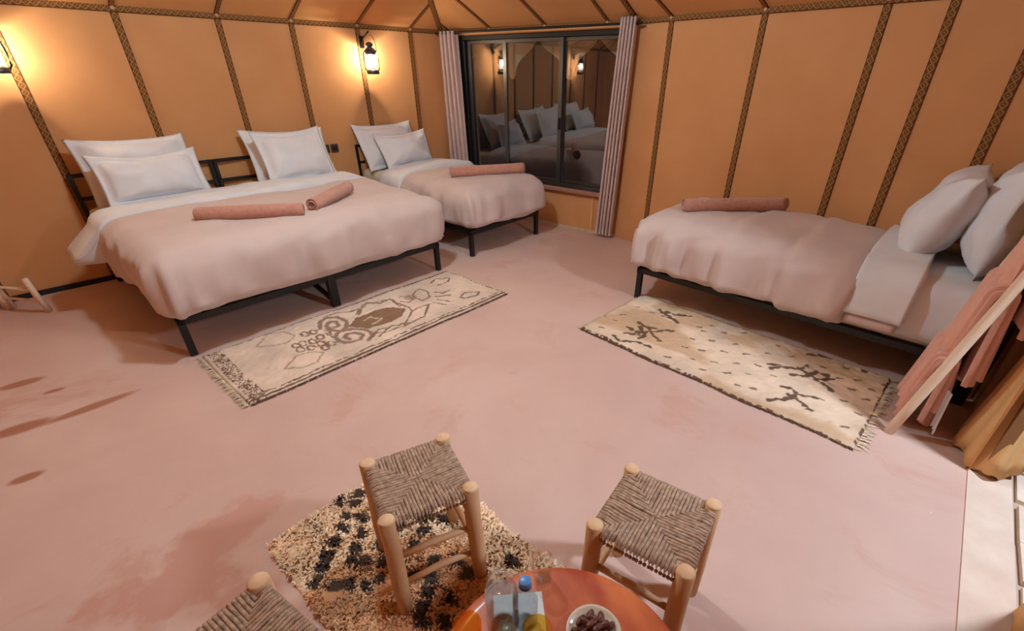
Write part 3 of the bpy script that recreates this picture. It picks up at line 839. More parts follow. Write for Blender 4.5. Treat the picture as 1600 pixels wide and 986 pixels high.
# door curtains: heavy ochre cloth gathered at the jambs
def gathered(name, c, ang, rx, ry, flare, label, seed, ztop=2.0, lean=(0, 0), zb=.01):
    e = empty(name, (*c, 0), ang, label, 'curtain', 'ochre door curtains')
    na, nz = 96, 26; V = []; F = []
    for j in range(nz+1):
        w = j/nz; z = zb+(ztop-zb)*w
        k = 1+flare*max(0, 1-w*2.6)**1.6 - .28*math.exp(-((w-.55)/.2)**2)
        for i in range(na):
            a = 2*math.pi*i/na
            f = 1+.075*math.sin(a*8+1.5*math.sin(w*3+seed))+.09*math.sin(a*3+2*w+seed)
            zz = z
            if j < 4: zz += (.035*math.sin(a*7+seed)+.02*math.sin(a*13))*(1-j/4)*.6+.02*(1-j/4)
            V.append((rx*k*f*math.cos(a)+lean[0]*w, ry*k*f*math.sin(a)+lean[1]*w, max(.004, zz)))
    for j in range(nz):
        for i in range(na): F.append([j*na+i, j*na+(i+1) % na, (j+1)*na+(i+1) % na, (j+1)*na+i])
    F.append(list(range(na-1, -1, -1)))
    mesh('cloth', V, F, M_DOORC, e)
    return e
aD = math.atan2(dD[1], dD[0])
gathered('door_curtain', (2.225, 1.675), aD, .11, .075, .8, 'ochre curtain bunched on the floor at the doorway edge, right of the ladder rack', 2)
gathered('door_curtain', (1.70, .80), aD, .09, .07, .5, 'ochre curtain at the near edge of the doorway, bottom right', 5)

# ------------------------------------------------------------------ ladder rack with towels
lad_o = np.array([1.858, 1.852]); rung_d = -dD; lean_n = -nD
lad = empty('ladder_rack', (*lad_o, 0), math.atan2(rung_d[1], rung_d[0]), 'pale wooden ladder rack hung with towels, leaning beside the right-hand bed', 'ladder')
# local: x along the rungs (away from the camera), -y towards the wall
HL, LN = 1.86, .175
def lp(x, z, y=0): return (x, -LN*z+y, z)
for x in (0, .5):
    b = MB(); b.tube([lp(x+.003*math.sin(k*1.7), HL*k/10) for k in range(11)], [.0235-.0006*k for k in range(11)], 10, True, .04, 3); b.build('rail', M_POLE, lad, True)
for z in (.42, .78, 1.14, 1.5):
    b = MB(); b.tube([lp(-.005, z), lp(.25, z), lp(.505, z)], .013, 8); b.build('rung', M_POLE, lad, True)
def hung_towel(z, left, right, label, seed, x0=.05, x1=.44):
    e = empty('hanging_towel', (*lad_o, 0), lad.rotation_euler[2], label, 'towel', 'towels over the ladder rungs')
    nx = 30
    def layer(drop_l, drop_r, r, ph, xa, xb, nm, m):
        prof = []                                                  # (y, z) across the rung, from left hem over the rung to right hem
        yc, zc = -LN*z, z
        for k in range(11): prof.append((yc+r+.028*(1-k/10)*1.0, zc-drop_l*(1-k/10), 1-k/10))
        for k in range(1, 8): a = math.pi*k/8; prof.append((yc+r*math.cos(a), zc+r*math.sin(a), 0))
        for k in range(11): prof.append((yc-r-.02*(k/10), zc-drop_r*(k/10), k/10))
        V = []; F = []; m_ = len(prof)
        for i in range(nx+1):
            u = i/nx
            for (y, zz, t) in prof:
                wob = .016*math.sin(u*2*math.pi*2.2+ph)*(.2+t)+.006*math.sin(u*2*math.pi*5+ph*2)*t
                x = xa+(xb-xa)*u
                x = (x-(xa+xb)/2)*(1-.10*t)+(xa+xb)/2+.01*math.sin(zz*9+ph)*t
                V.append((x, y+wob, zz+t*t*(.030*math.sin(u*6.5+ph*3)+.014*math.sin(u*15+ph))))
        for i in range(nx):
            for k in range(m_-1): F.append([i*m_+k, (i+1)*m_+k, (i+1)*m_+k+1, i*m_+k+1])
        o = mesh(nm, V, F, m, e)
        sd = o.modifiers.new('thick', 'SOLIDIFY'); sd.thickness = .026; sd.offset = 0
        bv = o.modifiers.new('round', 'BEVEL'); bv.width = .009; bv.segments = 3; bv.limit_method = 'ANGLE'
        return o
    layer(left, right, .026, seed, x0, x1, 'cloth', M_TOWELH)
    layer(left*.88, right*.80, .044, seed+1.1, x0+.02, x1-.05, 'folded_layer', M_TOWELH)
    return e
hung_towel(.42, .37, .36, 'terracotta towel over the lowest rung of the ladder rack', 1)
hung_towel(.78, .40, .47, 'terracotta towel over the second rung of the ladder rack', 2.3)
hung_towel(1.14, .42, .50, 'terracotta towel over the third rung of the ladder rack', 4.1)
b = MB()
for k in range(4):
    b.bar((.03+.01*k, -LN*.42-.075+.004*k, .30), (.03+.012*k, -LN*.42-.085+.004*k, .09-.01*(k % 2)), .008, .003)
b.box((.045, -LN*.42-.088, .075), (.03, .006, .035))
lbl = b.build('white_tassel', M_WHITE); tag(lbl); 
tw0 = [o for o in bpy.data.objects if o.name == 'hanging_towel'][0]; lbl.parent = tw0; lbl['label'] = 'white tassel and care tag'

# ------------------------------------------------------------------ stools
def make_stool(c, ang, sz, h, label, seed):
    e = empty('rush_stool', (*c, 0), ang, label, 'stool', 'wooden stools with rush seats')
    q = sz/2
    rnd = random.Random(seed)
    for sx in (-1, 1):
        for sy in (-1, 1):
            r0 = .027*rnd.uniform(.95, 1.08)
            b = MB(); b.tube([(sx*(q+.006), sy*(q+.006), 0.001), (sx*(q+.004), sy*(q+.004), h*.3), (sx*q, sy*q, h*.7), (sx*q, sy*q, h-.004)], [r0*.9, r0*1.02, r0, r0*.98], 14, True, .02, seed)
            lg = b.build('leg', M_STOOL, e, True)
            b = MB(); b.lathe([(r0*.97, h-.006), (r0*.92, h), (r0*.8, h+.003), (0, h+.004)], 14, (sx*q, sy*q, 0)); b.build('cut_end', M_CUT, lg, True)
    for z, pr in ((.14, 0), (.27, 1)):
        for s_ in (-1, 1):
            b = MB(); b.tube([(-q, s_*q, z+.01*pr), (0, s_*q, z+.012), (q, s_*q, z)], [.010, .0125, .010], 8); b.build('stretcher', M_STOOL, e, True)
            b = MB(); b.tube([(s_*q, -q, z+.035), (s_*q, 0, z+.035), (s_*q, q, z+.03)], [.010, .0125, .010], 8); b.build('stretcher', M_STOOL, e, True)
    # rush seat: cords run from each edge to the diagonals and wrap the seat rail
    zt = h-.016; n = 24; b = MB(); cr = sz/n*.56
    rs = np.random.RandomState(seed)
    for k in range(4):
        ca, sa = math.cos(k*math.pi/2), math.sin(k*math.pi/2)
        for i in range(n):
            t = -q+(i+.5)*sz/n
            dep = abs(t); jz = rs.uniform(-.0015, .0025); jt = rs.uniform(-.0016, .0016)
            ly = -q-.016
            pts = [(t+jt, ly+.006, zt-.030), (t+jt, ly-.002, zt-.014), (t+jt, ly+.006, zt+.0005), (t+jt, ly+.022, zt+.004+jz), (t-jt, -dep*.5-q*.5, zt+.002+jz-.003), (t, -max(dep-.004, 0), zt-.005+jz)]
            if dep > q-.012: pts = pts[:5]
            b.tube([(x*ca-y*sa, x*sa+y*ca, z) for x, y, z in pts], cr, 6, False, .08, seed+i)
    b.box((0, 0, zt-.016), (sz-.01, sz-.01, .018))
    st = b.build('woven_seat', M_CORD, e, True); st['label'] = 'brown rush cord seat'
    return e
make_stool((-.383, 1.092), math.atan2(.131, .236), .268, .462, 'rush stool standing on the shaggy checked rug, tallest in view', 3)
make_stool((.372, .938), math.atan2(-.156, .236), .272, .462, 'rush stool on the bare floor right of the round red table', 4)
make_stool((-.676, .527), R_(-33), .275, .462, 'rush stool at the bottom left, only its seat corner in view', 5)

# low wooden trestle by the left wall
tr = empty('low_trestle', (-3.74, 3.195, 0), math.atan2(.052, -.347), 'small low pale wooden trestle by the foot of the left wall', 'trestle')
for x, w_ in ((0, .022), (.35, .034), (.48, .022)):
    b = MB(); b.tube([(x, 0, 0), (x+.004, .02, .15), (x+.006, .03, .285)], [w_, w_*.95, w_*.9], 9, True, .05, 3); b.build('post', M_POLE, tr, True)
for z in (.10, .19):
    b = MB(); b.tube([(0, .012+z*.05, z), (.35, .012+z*.05, z), (.48, .012+z*.05, z)], .011, 8); b.build('rung', M_POLE, tr, True)

# ------------------------------------------------------------------ rugs
def seg_dist(X, Y, a, b):
    dx, dy = b[0]-a[0], b[1]-a[1]; L2 = dx*dx+dy*dy+1e-12
    t = np.clip(((X-a[0])*dx+(Y-a[1])*dy)/L2, 0, 1)
    return np.hypot(X-a[0]-t*dx, Y-a[1]-t*dy)
def stroke(C, X, Y, strokes, w, rgb, alpha=1, jit=None):
    c = np.array(lin(rgb)[:3])
    d = np.full(X.shape, 9.)
    for s in strokes:
        for a, b in zip(s[:-1], s[1:]): d = np.minimum(d, seg_dist(X, Y, a, b))
    if jit is not None: d = d+jit
    m = np.clip((w-d)/(w*.35), 0, 1)[..., None]*alpha
    return C*(1-m)+c*m
def inside(X, Y, poly):
    r = np.zeros(X.shape, bool); n = len(poly)
    for i in range(n):
        x0, y0 = poly[i]; x1, y1 = poly[(i+1) % n]
        c = ((y0 > Y) != (y1 > Y)) & (X < (x1-x0)*(Y-y0)/((y1-y0)+1e-12)+x0)
        r ^= c
    return r
R1_DARK=[[(0.342,0.293),(0.363,0.165),(0.398,0.106),(0.428,0.161),(0.434,0.312),(0.411,0.437),(0.38,0.469),(0.36,0.378),(0.366,0.27),(0.392,0.219),(0.407,0.264),(0.395,0.359),(0.382,0.349)],[(0.407,0.814),(0.44,0.739),(0.442,0.625),(0.417,0.519),(0.38,0.469),(0.347,0.518),(0.338,0.635),(0.358,0.722),(0.392,0.741),(0.415,0.692),(0.408,0.6),(0.385,0.557),(0.365,0.6),(0.369,0.67)],[(0.398,0.069),(0.446,0.075),(0.481,0.147),(0.515,0.153)],[(0.335,0.392),(0.339,0.522),(0.359,0.344)],[(0.488,0.273),(0.558,0.081),(0.65,0.203),(0.633,0.42)],[(0.547,0.087),(0.483,0.257)],[(0.552,0.799),(0.643,0.597),(0.649,0.505),(0.641,0.256)],[(0.643,0.597),(0.719,0.604),(0.642,0.805),(0.538,0.82)],[(0.442,0.833),(0.509,0.731),(0.572,0.793)],[(0.415,0.811),(0.476,0.694),(0.502,0.742)],[(0.684,0.224),(0.712,0.268),(0.71,0.384),(0.677,0.4),(0.663,0.321)],[(0.735,0.256),(0.784,0.191),(0.794,0.306),(0.768,0.435),(0.726,0.472),(0.719,0.371),(0.735,0.256)],[(0.808,0.389),(0.821,0.471),(0.864,0.473)],[(0.784,0.486),(0.83,0.582)],[(0.771,0.566),(0.789,0.698)],[(0.742,0.596),(0.762,0.733)],[(0.858,0.142),(0.902,0.087),(0.952,0.189),(0.916,0.269),(0.864,0.253)],[(0.845,0.708),(0.883,0.658),(0.93,0.757),(0.896,0.821),(0.849,0.761),(0.845,0.708)],[(0.568,0.074),(0.595,0.194),(0.644,0.186)],[(0.445,0.754),(0.482,0.805),(0.533,0.805)],[(0.291,0.32),(0.281,0.323),(0.275,0.298),(0.275,0.259),(0.281,0.229),(0.291,0.226),(0.297,0.251),(0.297,0.29)],[(0.319,0.346),(0.31,0.349),(0.303,0.324),(0.303,0.285),(0.31,0.255),(0.319,0.251),(0.326,0.277),(0.326,0.316)],[(0.315,0.482),(0.306,0.484),(0.3,0.459),(0.3,0.422),(0.306,0.393),(0.316,0.39),(0.322,0.416),(0.322,0.453)],[(0.283,0.498),(0.274,0.5),(0.268,0.476),(0.268,0.439),(0.274,0.411),(0.283,0.408),(0.289,0.433),(0.289,0.47)],[(0.253,0.464),(0.245,0.467),(0.238,0.443),(0.238,0.406),(0.244,0.378),(0.253,0.375),(0.26,0.4),(0.26,0.437)],[(0.234,0.459),(0.225,0.461),(0.219,0.437),(0.218,0.401),(0.224,0.373),(0.233,0.37),(0.239,0.395),(0.24,0.431)],[(0.295,0.588),(0.286,0.59),(0.279,0.566),(0.279,0.53),(0.286,0.503),(0.295,0.5),(0.301,0.525),(0.301,0.561)],[(0.259,0.589),(0.25,0.591),(0.244,0.567),(0.244,0.531),(0.25,0.504),(0.258,0.502),(0.265,0.526),(0.265,0.562)],[(0.29,0.684),(0.281,0.685),(0.275,0.661),(0.275,0.626),(0.281,0.6),(0.29,0.598),(0.297,0.622),(0.296,0.658)],[(0.317,0.657),(0.308,0.659),(0.302,0.635),(0.302,0.599),(0.309,0.572),(0.318,0.57),(0.324,0.594),(0.324,0.63)],[(0.23,0.555),(0.222,0.557),(0.215,0.534),(0.215,0.498),(0.221,0.472),(0.23,0.469),(0.236,0.493),(0.236,0.529)]]
R1_PALE=[[(0.142,0.182),(0.203,0.025),(0.246,0.065),(0.261,0.23),(0.228,0.302),(0.179,0.266),(0.142,0.182)],[(0.14,0.704),(0.199,0.589),(0.237,0.602),(0.268,0.695),(0.225,0.816),(0.181,0.803),(0.14,0.704)]]
R1_MED=[[(0.418,0.459),(0.465,0.339),(0.549,0.314),(0.606,0.377),(0.633,0.509),(0.581,0.621),(0.512,0.647),(0.455,0.603)]]
R1_ZIG=[[(0.476,0.44),(0.509,0.406),(0.515,0.491),(0.533,0.51),(0.504,0.557),(0.483,0.558)]]
R2_SPOT=[(0.064,0.12),(0.064,0.321),(0.059,0.484),(0.057,0.713),(0.006,0.331),(0.135,0.704),(0.197,1.009),(0.381,0.851),(0.44,0.807),(0.498,0.927),(0.439,0.615),(0.512,0.687),(0.564,1.0),(0.383,0.501),(0.39,0.347),(0.444,0.406),(0.509,0.506),(0.574,0.599),(0.38,0.119),(0.448,0.218),(0.513,0.304),(0.573,0.409),(0.634,0.505),(0.507,0.139),(0.574,0.239),(0.632,0.341),(0.7,0.439),(0.634,0.143),(0.676,0.184),(0.631,0.732),(0.636,0.909),(0.701,0.812),(0.701,1.035),(0.814,0.813),(0.874,0.926),(0.917,0.654),(0.966,0.742),(0.914,0.472),(0.963,0.589),(0.993,0.874),(0.965,0.378),(0.954,0.18),(0.998,0.681),(0.859,0.374),(0.467,1.272),(0.35,0.748),(0.379,0.704),(0.634,1.112),(0.919,0.811),(0.874,0.754)]
R2_BRANCH=[[(0.14,0.443),(0.209,0.399),(0.264,0.31),(0.292,0.295)],[(0.138,0.303),(0.201,0.278),(0.222,0.373),(0.286,0.519)],[(0.162,0.196),(0.21,0.248)],[(0.167,0.39),(0.228,0.285),(0.224,0.202)],[(0.196,0.425),(0.23,0.444)],[(0.144,0.083),(0.185,0.048),(0.242,0.144),(0.296,0.15)],[(0.141,0.795),(0.205,0.75),(0.264,0.676)],[(0.178,0.812),(0.219,0.809),(0.272,0.892)],[(0.185,0.709),(0.232,0.722)],[(0.167,1.107),(0.214,1.107),(0.274,1.046)],[(0.656,0.591),(0.686,0.633),(0.715,0.633)],[(0.677,0.554),(0.707,0.636),(0.746,0.658),(0.768,0.745)],[(0.742,0.552),(0.777,0.588),(0.802,0.698),(0.84,0.719)],[(0.761,0.651),(0.798,0.632),(0.837,0.585),(0.868,0.544)],[(0.814,0.61),(0.855,0.696)],[(0.738,0.122),(0.772,0.192),(0.795,0.29)],[(0.743,0.352),(0.772,0.359),(0.796,0.326),(0.848,0.367)],[(0.772,0.275),(0.821,0.246),(0.86,0.188)],[(0.779,0.357),(0.808,0.251)],[(0.746,0.927),(0.786,0.97),(0.844,1.007)],[(0.749,1.114),(0.784,1.096),(0.807,1.033)],[(0.786,1.079),(0.84,1.103)],[(0.892,1.064),(0.927,1.038),(0.956,1.077)],[(0.923,0.951),(0.924,1.071),(0.937,1.138)]]
R3_BLOCK=[(0.074,0.336),(0.113,0.283),(0.167,0.318),(0.153,0.237),(0.223,0.28),(0.186,0.181),(0.274,0.221),(0.223,0.134),(0.31,0.182),(0.355,0.216),(0.26,0.097),(0.298,0.053),(0.36,0.093),(0.392,0.127),(0.439,0.17),(0.454,0.22),(0.397,0.261),(0.343,0.479),(0.407,0.448),(0.429,0.39),(0.354,0.505),(0.542,0.394),(0.533,0.305),(0.592,0.341),(0.625,0.301),(0.66,0.256),(0.693,0.223),(0.703,0.338),(0.751,0.276),(0.674,0.446),(0.703,0.485),(0.604,0.451),(0.42,0.534),(0.769,0.583),(0.334,0.296),(0.309,0.394),(0.017,0.3),(0.041,0.381)]
R3_BROWN=[(0.364,0.061),(0.47,0.229),(0.563,0.279),(0.529,0.447),(0.636,0.467),(0.726,0.475),(0.768,0.354),(0.771,0.255),(0.511,0.016)]


def flat_rug(name, O, XA, YA, nx, ny, paint, label, fringe, edge):
    O, XA, YA = [np.array(q, float) for q in (O, XA, YA)]
    ex, ey = XA-O, YA-O; Lx, Ly = np.linalg.norm(ex), np.linalg.norm(ey)
    e = empty(name, (*O, 0), math.atan2(ex[1], ex[0]), label, 'rug')
    ux = ex/Lx; loc_y = np.array([ey@ux, ey[0]*-ux[1]+ey[1]*ux[0]])   # ey in local axes
    u, v = np.meshgrid(np.linspace(0, 1, nx+1), np.linspace(0, 1, ny+1))
    wav = .010*vnoise(np.stack([u*5, v*0+3.3, v*2], -1)); wav2 = .014*vnoise(np.stack([u*9, v*0+7.3, v*1.5], -1))
    X = u*Lx+v*loc_y[0]+wav; Y = v*loc_y[1]+wav2*Ly*np.sign(loc_y[1])
    C = paint(u*Lx, v*Ly, u, v, Lx, Ly)
    Z = .010+.004*fnoise(np.stack([u*Lx*30, v*Ly*30, u*0], -1), 2)+.006*(vnoise(np.stack([u*3, v*2, u*0+5], -1))+.6)
    ed = np.minimum(np.minimum(u, 1-u)*Lx, np.minimum(v, 1-v)*Ly)
    Z = np.where(ed <= 1e-6, .001, Z*np.clip(ed/.02+.5, 0, 1))
    V = np.stack([X, Y, Z], -1).reshape(-1, 3); F = []
    flip = loc_y[1] < 0
    for j in range(ny):
        for i in range(nx):
            q = [j*(nx+1)+i, j*(nx+1)+i+1, (j+1)*(nx+1)+i+1, (j+1)*(nx+1)+i]
            F.append(q[::-1] if flip else q)
    mesh('woven_pile', V, F, M_RUG, e, True, col=C.reshape(-1, 3))
    # fringe at the ends and wool tufts along the edge
    rs = np.random.RandomState(len(label)); VV = []; FF = []; CCc = []
    def tuft(x, y, dx, dy, L, w, c, z0=.006):
        k = len(VV); px, py = -dy, dx; j = rs.uniform(-.5, .5)
        for t, zz in ((0, z0), (.55, z0+.006), (1, .003)):
            wx = w*(1-.5*t); ox = j*L*t*t
            VV.extend([(x+dx*L*t+px*(ox-wx), y+dy*L*t+py*(ox-wx), zz), (x+dx*L*t+px*(ox+wx), y+dy*L*t+py*(ox+wx), zz)])
            cc = np.array(lin(c)[:3])*rs.uniform(.8, 1.1); CCc.extend([cc, cc])
        FF.extend([[k, k+1, k+3, k+2], [k+2, k+3, k+5, k+4]])
    yl = loc_y/np.linalg.norm(loc_y)
    for end, L, den, c in fringe:
        for q in range(int(Ly*den)):
            t = rs.rand(); p = loc_y*t+(np.array([Lx, 0]) if end else 0)
            tuft(p[0], p[1], 1 if end else -1, 0, L*rs.uniform(.5, 1.2), .0035, c)
    for sd, L, den, c in edge:
        for q in range(int(Lx*den)):
            t = rs.rand(); p = np.array([Lx*t, 0])+loc_y*sd
            i0 = min(nx, int(t*nx)); p = np.array([X[ny if sd else 0, i0], Y[ny if sd else 0, i0]])
            dd = yl*(1 if sd else -1)
            tuft(p[0], p[1], dd[0]+rs.uniform(-.5, .5), dd[1], L*rs.uniform(.4, 1.1), .004, c)
    f = mesh('fringe', VV, FF, M_TUFT, e, False, col=np.array(CCc)); f['kind'] = 'stuff'
    return e

def base_col(X, Y, rgb, v=.06, sc=6):
    n = fnoise(np.stack([X*sc, Y*sc, X*0+2], -1), 3)
    return np.array(lin(rgb)[:3])*(1+v*n[..., None]*2.2)

def paint1(X, Y, u, v, Lx, Ly):
    C = base_col(X, Y, (228, 200, 180))
    jit = .006*vnoise(np.stack([X*60, Y*60, X*0], -1))
    m = inside(u, v, R1_MED[0]); C[m] = np.array(lin((150, 112, 88))[:3])*(1+.12*vnoise(np.stack([X*40, Y*40, X*0], -1))[m][:, None])
    sc = lambda L: [[(a*Lx, b*Ly) for a, b in s] for s in L]
    C = stroke(C, X, Y, sc(R1_MED+[R1_MED[0][-1:]+R1_MED[0][:1]]), .009, (128, 92, 74), .8, jit)
    C = stroke(C, X, Y, sc(R1_ZIG), .010, (208, 186, 156), .9, jit)
    C = stroke(C, X, Y, sc(R1_PALE), .009, (172, 142, 116), .75, jit)
    C = stroke(C, X, Y, sc(R1_DARK[:2]), .019, (150, 118, 104), .95, jit)
    C = stroke(C, X, Y, sc(R1_DARK[2:]), .010, (132, 98, 80), .9, jit)
    for cx, cy, r in ((.71, .31, .06), (.36, .36, .05)):
        d = np.hypot(X-cx*Lx, (Y-cy*Ly)); k = np.clip((r-d)/.02, 0, 1)[..., None]*.7; C = C*(1-k)+np.array(lin((166, 132, 106))[:3])*k
    sp = vnoise(np.stack([X*70, Y*70, X*0+9], -1))
    dk = np.array(lin((122, 92, 74))[:3])
    def band(mask): C[mask] = dk*(1+.2*sp[mask][:, None])
    w = .008*vnoise(np.stack([X*9, Y*9, X*0+4], -1))
    band((Y > Ly-.030+w) & (Y < Ly-.010)); band((Y > Ly-.062+w) & (Y < Ly-.048+w) & (sp > -.35))
    band((Y < .012) & (sp > -.1)); band((X < .10+w) & (X > .02) & (vnoise(np.stack([X*150, Y*150, X*0+5], -1)) > .0)); band((X > Lx-.03) & (X < Lx-.018) & (sp > -.2) & (Y > Ly*.4))
    return C
flat_rug('wool_rug', (-2.157, 2.533), (-.806, 4.071), (-1.582, 2.035), 340, 120, paint1, 'cream wool rug with brown scroll medallion along the foot of the wide bed',
         [(0, .040, 230, (214, 196, 166)), (1, .022, 200, (220, 206, 182))], [(1, .016, 520, (108, 78, 62)), (0, .010, 300, (130, 100, 80))])

def paint2(X, Y, u, v, Lx, Ly):
    C = base_col(X, Y, (234, 205, 180), .06, 5)
    n = fnoise(np.stack([X*2.6, Y*4, X*0+8], -1), 3)
    k = np.clip((n-.12)/.35, 0, 1)[..., None]*.55; C = C*(1-k)+np.array(lin((198, 150, 104))[:3])*k
    sc = lambda L: [[(a*Lx, b*Ly) for a, b in s] for s in L]
    jit = .012*vnoise(np.stack([X*45, Y*45, X*0], -1))
    C = stroke(C, X, Y, sc(R2_BRANCH), .016, (104, 76, 62), .95, jit)
    for s in sc([R2_SPOT])[0]:
        a = np.random.RandomState(int(s[0]*1000)).uniform(-.3, .3)
        C = stroke(C, X, Y, [[(s[0]-.013, s[1]-.006+a*.03), (s[0]+.013, s[1]+.006)]], .010, (126, 94, 76), .85, jit*.5)
    sp = vnoise(np.stack([X*70, Y*70, X*0+9], -1))
    w = .008*vnoise(np.stack([X*9, Y*9, X*0+4], -1))
    m = ((Y < .012+w) & (sp > -.15)); C[m] = np.array(lin((112, 82, 66))[:3])
    m = ((X > Lx-.014) & (sp > .1)); C[m] = np.array(lin((120, 92, 72))[:3])
    return C
flat_rug('wool_rug', (.33, 2.956), (1.6, 1.716), (.906, 3.561), 320, 150, paint2, 'cream wool rug with brown sprigs and dots beside the right-hand bed',
         [(0, .018, 120, (214, 190, 156)), (1, .05, 160, (226, 206, 176))], [(0, .014, 420, (112, 82, 64)), (1, .016, 400, (170, 130, 98))])

# shaggy rug: a base mat with thousands of wool tufts (pile)
def shag():
    ax = np.array([.75, -.66])/np.hypot(.75, .66); ay = np.array([.683, .730])/np.hypot(.683, .730)
    e = empty('shaggy_rug', (-1.041, 1.148, 0), math.atan2(ax[1], ax[0]), 'shaggy beige rug with dark checks under the front stool and red table', 'rug')
    R2 = np.array([[ax[0], ax[1]], [-ax[1], ax[0]]])
    Lx, Ly = 1.17, .69
    rs = np.random.RandomState(11)
    def colour(x, y):
        n = fnoise(np.stack([x*7, y*7, x*0+1], -1), 3)
        C = np.array(lin((255, 218, 182))[:3])*(1+.14*n[..., None])
        n2 = vnoise(np.stack([x*5, y*5, x*0+6], -1))
        ground = (x > .30) & (x < .98) & (y < .48+.06*n2) & (y+.15*n2 < .22+(x-.28)*1.4)
        k = ground*.75
        C = C*(1-k[..., None])+np.array(lin((224, 156, 104))[:3])*(1+.2*n[..., None])*k[..., None]
        pale = (x > .12) & (x < 1.0) & ~ground
        mid = ((x-.36)**2/.36**2+(y-.36)**2/.28**2 < 1.1)
        wj = .010*vnoise(np.stack([x*30, y*30, x*0], -1)); w2 = .010*vnoise(np.stack([x*30, y*30, x*0+7], -1))
        for bx, by in R3_BLOCK:
            m = (np.abs(x-bx+wj)*.75+np.abs(y-by+w2)*.9 < .029)
            C[m] = np.array(lin((84, 66, 58))[:3])
        gx, gy = (x*.8+y)/.078, (x-y*.8)/.078
        lat = mid & (((np.floor(gx)+np.floor(gy)) % 2) == 0) & (n2 > .45) & ground
        C[lat] = np.array(lin((150, 104, 76))[:3])
        return C
    N = 27000
    x = rs.uniform(0, Lx, N); y = rs.uniform(0, Ly, N)
    edge_w = .012*vnoise(np.stack([x*6, y*6, x*0], -1))
    y = y+edge_w*((y < .05) | (y > Ly-.05)); x = x+edge_w
    C = colour(x, y)*rs.uniform(.95, 1.15, (N, 1))
    a = rs.uniform(0, 2*np.pi, N); h = rs.uniform(.010, .017, N)*(1+.35*vnoise(np.stack([x*12, y*12, x*0+3], -1))); w = rs.uniform(.0035, .006, N)
    ln = rs.uniform(.007, .017, N); b = rs.uniform(0, 2*np.pi, N)
    V = np.zeros((N, 4, 3))
    V[:, 0, 0] = x-np.cos(a)*w; V[:, 0, 1] = y-np.sin(a)*w; V[:, 0, 2] = .006
    V[:, 1, 0] = x+np.cos(a)*w; V[:, 1, 1] = y+np.sin(a)*w; V[:, 1, 2] = .006
    V[:, 2, 0] = x+np.cos(a)*w*.7+np.cos(b)*ln; V[:, 2, 1] = y+np.sin(a)*w*.7+np.sin(b)*ln; V[:, 2, 2] = h+.004
    V[:, 3, 0] = x-np.cos(a)*w*.7+np.cos(b)*ln; V[:, 3, 1] = y-np.sin(a)*w*.7+np.sin(b)*ln; V[:, 3, 2] = h+.004
    F = np.arange(N*4).reshape(N, 4)
    nz = np.cross(V[:, 1]-V[:, 0], V[:, 2]-V[:, 0])[:, 2]; F[nz < 0] = F[nz < 0][:, ::-1]
    o = mesh('wool_tufts', V.reshape(-1, 3), F, M_TUFT, e, False, col=np.repeat(C, 4, 0)); o['kind'] = 'stuff'
    nr = np.zeros((N*4, 3)); nr[:, 2] = 1; tl = np.repeat(rs.normal(0, .28, (N, 2)), 4, 0); nr[:, :2] = tl; nr /= np.linalg.norm(nr, axis=1, keepdims=True)
    o.data.polygons.foreach_set('use_smooth', np.ones(N, dtype=bool)); o.data.normals_split_custom_set_from_vertices([tuple(v) for v in nr])
    nx, ny = 110, 70
    u, v = np.meshgrid(np.linspace(0, Lx, nx+1), np.linspace(0, Ly, ny+1))
    Z = .011+.005*fnoise(np.stack([u*18, v*18, u*0], -1), 2)
    ed = np.minimum(np.minimum(u, Lx-u), np.minimum(v, Ly-v)); Z = np.where(ed < 1e-6, .001, Z)
    P = np.stack([u, v, Z], -1).reshape(-1, 3)
    F = [[j*(nx+1)+i, j*(nx+1)+i+1, (j+1)*(nx+1)+i+1, (j+1)*(nx+1)+i] for j in range(ny) for i in range(nx)]
    mesh('rug_backing', P, F, M_RUG, e, True, col=(colour(u.ravel(), v.ravel())))
shag()

# ------------------------------------------------------------------ round table and what stands on it
TC = np.array([.072, .490]); TZ = .42; TR = .302
M_TABLE = mat('red_varnished_wood', (224, 124, 74), .45, (172, 68, 44), 7, 6, (.38, .62), .15, 30, coat=.2, stretch=(1, .35, 1))
tb = empty('round_table', (*TC, 0), R_(20), 'low round red-orange varnished wooden table at the bottom of the picture', 'table')
b = MB(); b.lathe([(0, TZ-.03), (TR-.012, TZ-.03), (TR, TZ-.024), (TR, TZ-.006), (TR-.006, TZ), (TR-.03, TZ+.0005), (0, TZ+.0005)], 72); b.build('table_top', M_TABLE, tb, True)
b = MB(); b.lathe([(TR-.07, TZ-.09), (TR-.055, TZ-.09), (TR-.055, TZ-.028), (TR-.07, TZ-.028), (TR-.07, TZ-.09)], 48); b.build('apron', M_TABLE, tb, True)
for k in range(3):
    a = 2*math.pi*k/3+.4
    b = MB(); b.tube([((TR-.07)*math.cos(a)*f, (TR-.07)*math.sin(a)*f, z) for f, z in ((1.05, 0), (1.0, .15), (.93, .30), (.92, TZ-.03))], [.017, .02, .022, .022], 10); b.build('leg', M_TABLE, tb, True)
TT = TZ+.001
pa = empty('paper_sheet', (-.030, .628, TT), R_(6), 'white paper sheet lying under the water bottles on the red table', 'paper')
b = MB(); b.box((0, 0, .0015), (.128, .165, .002)); b.build('sheet', M_PAPER, pa)

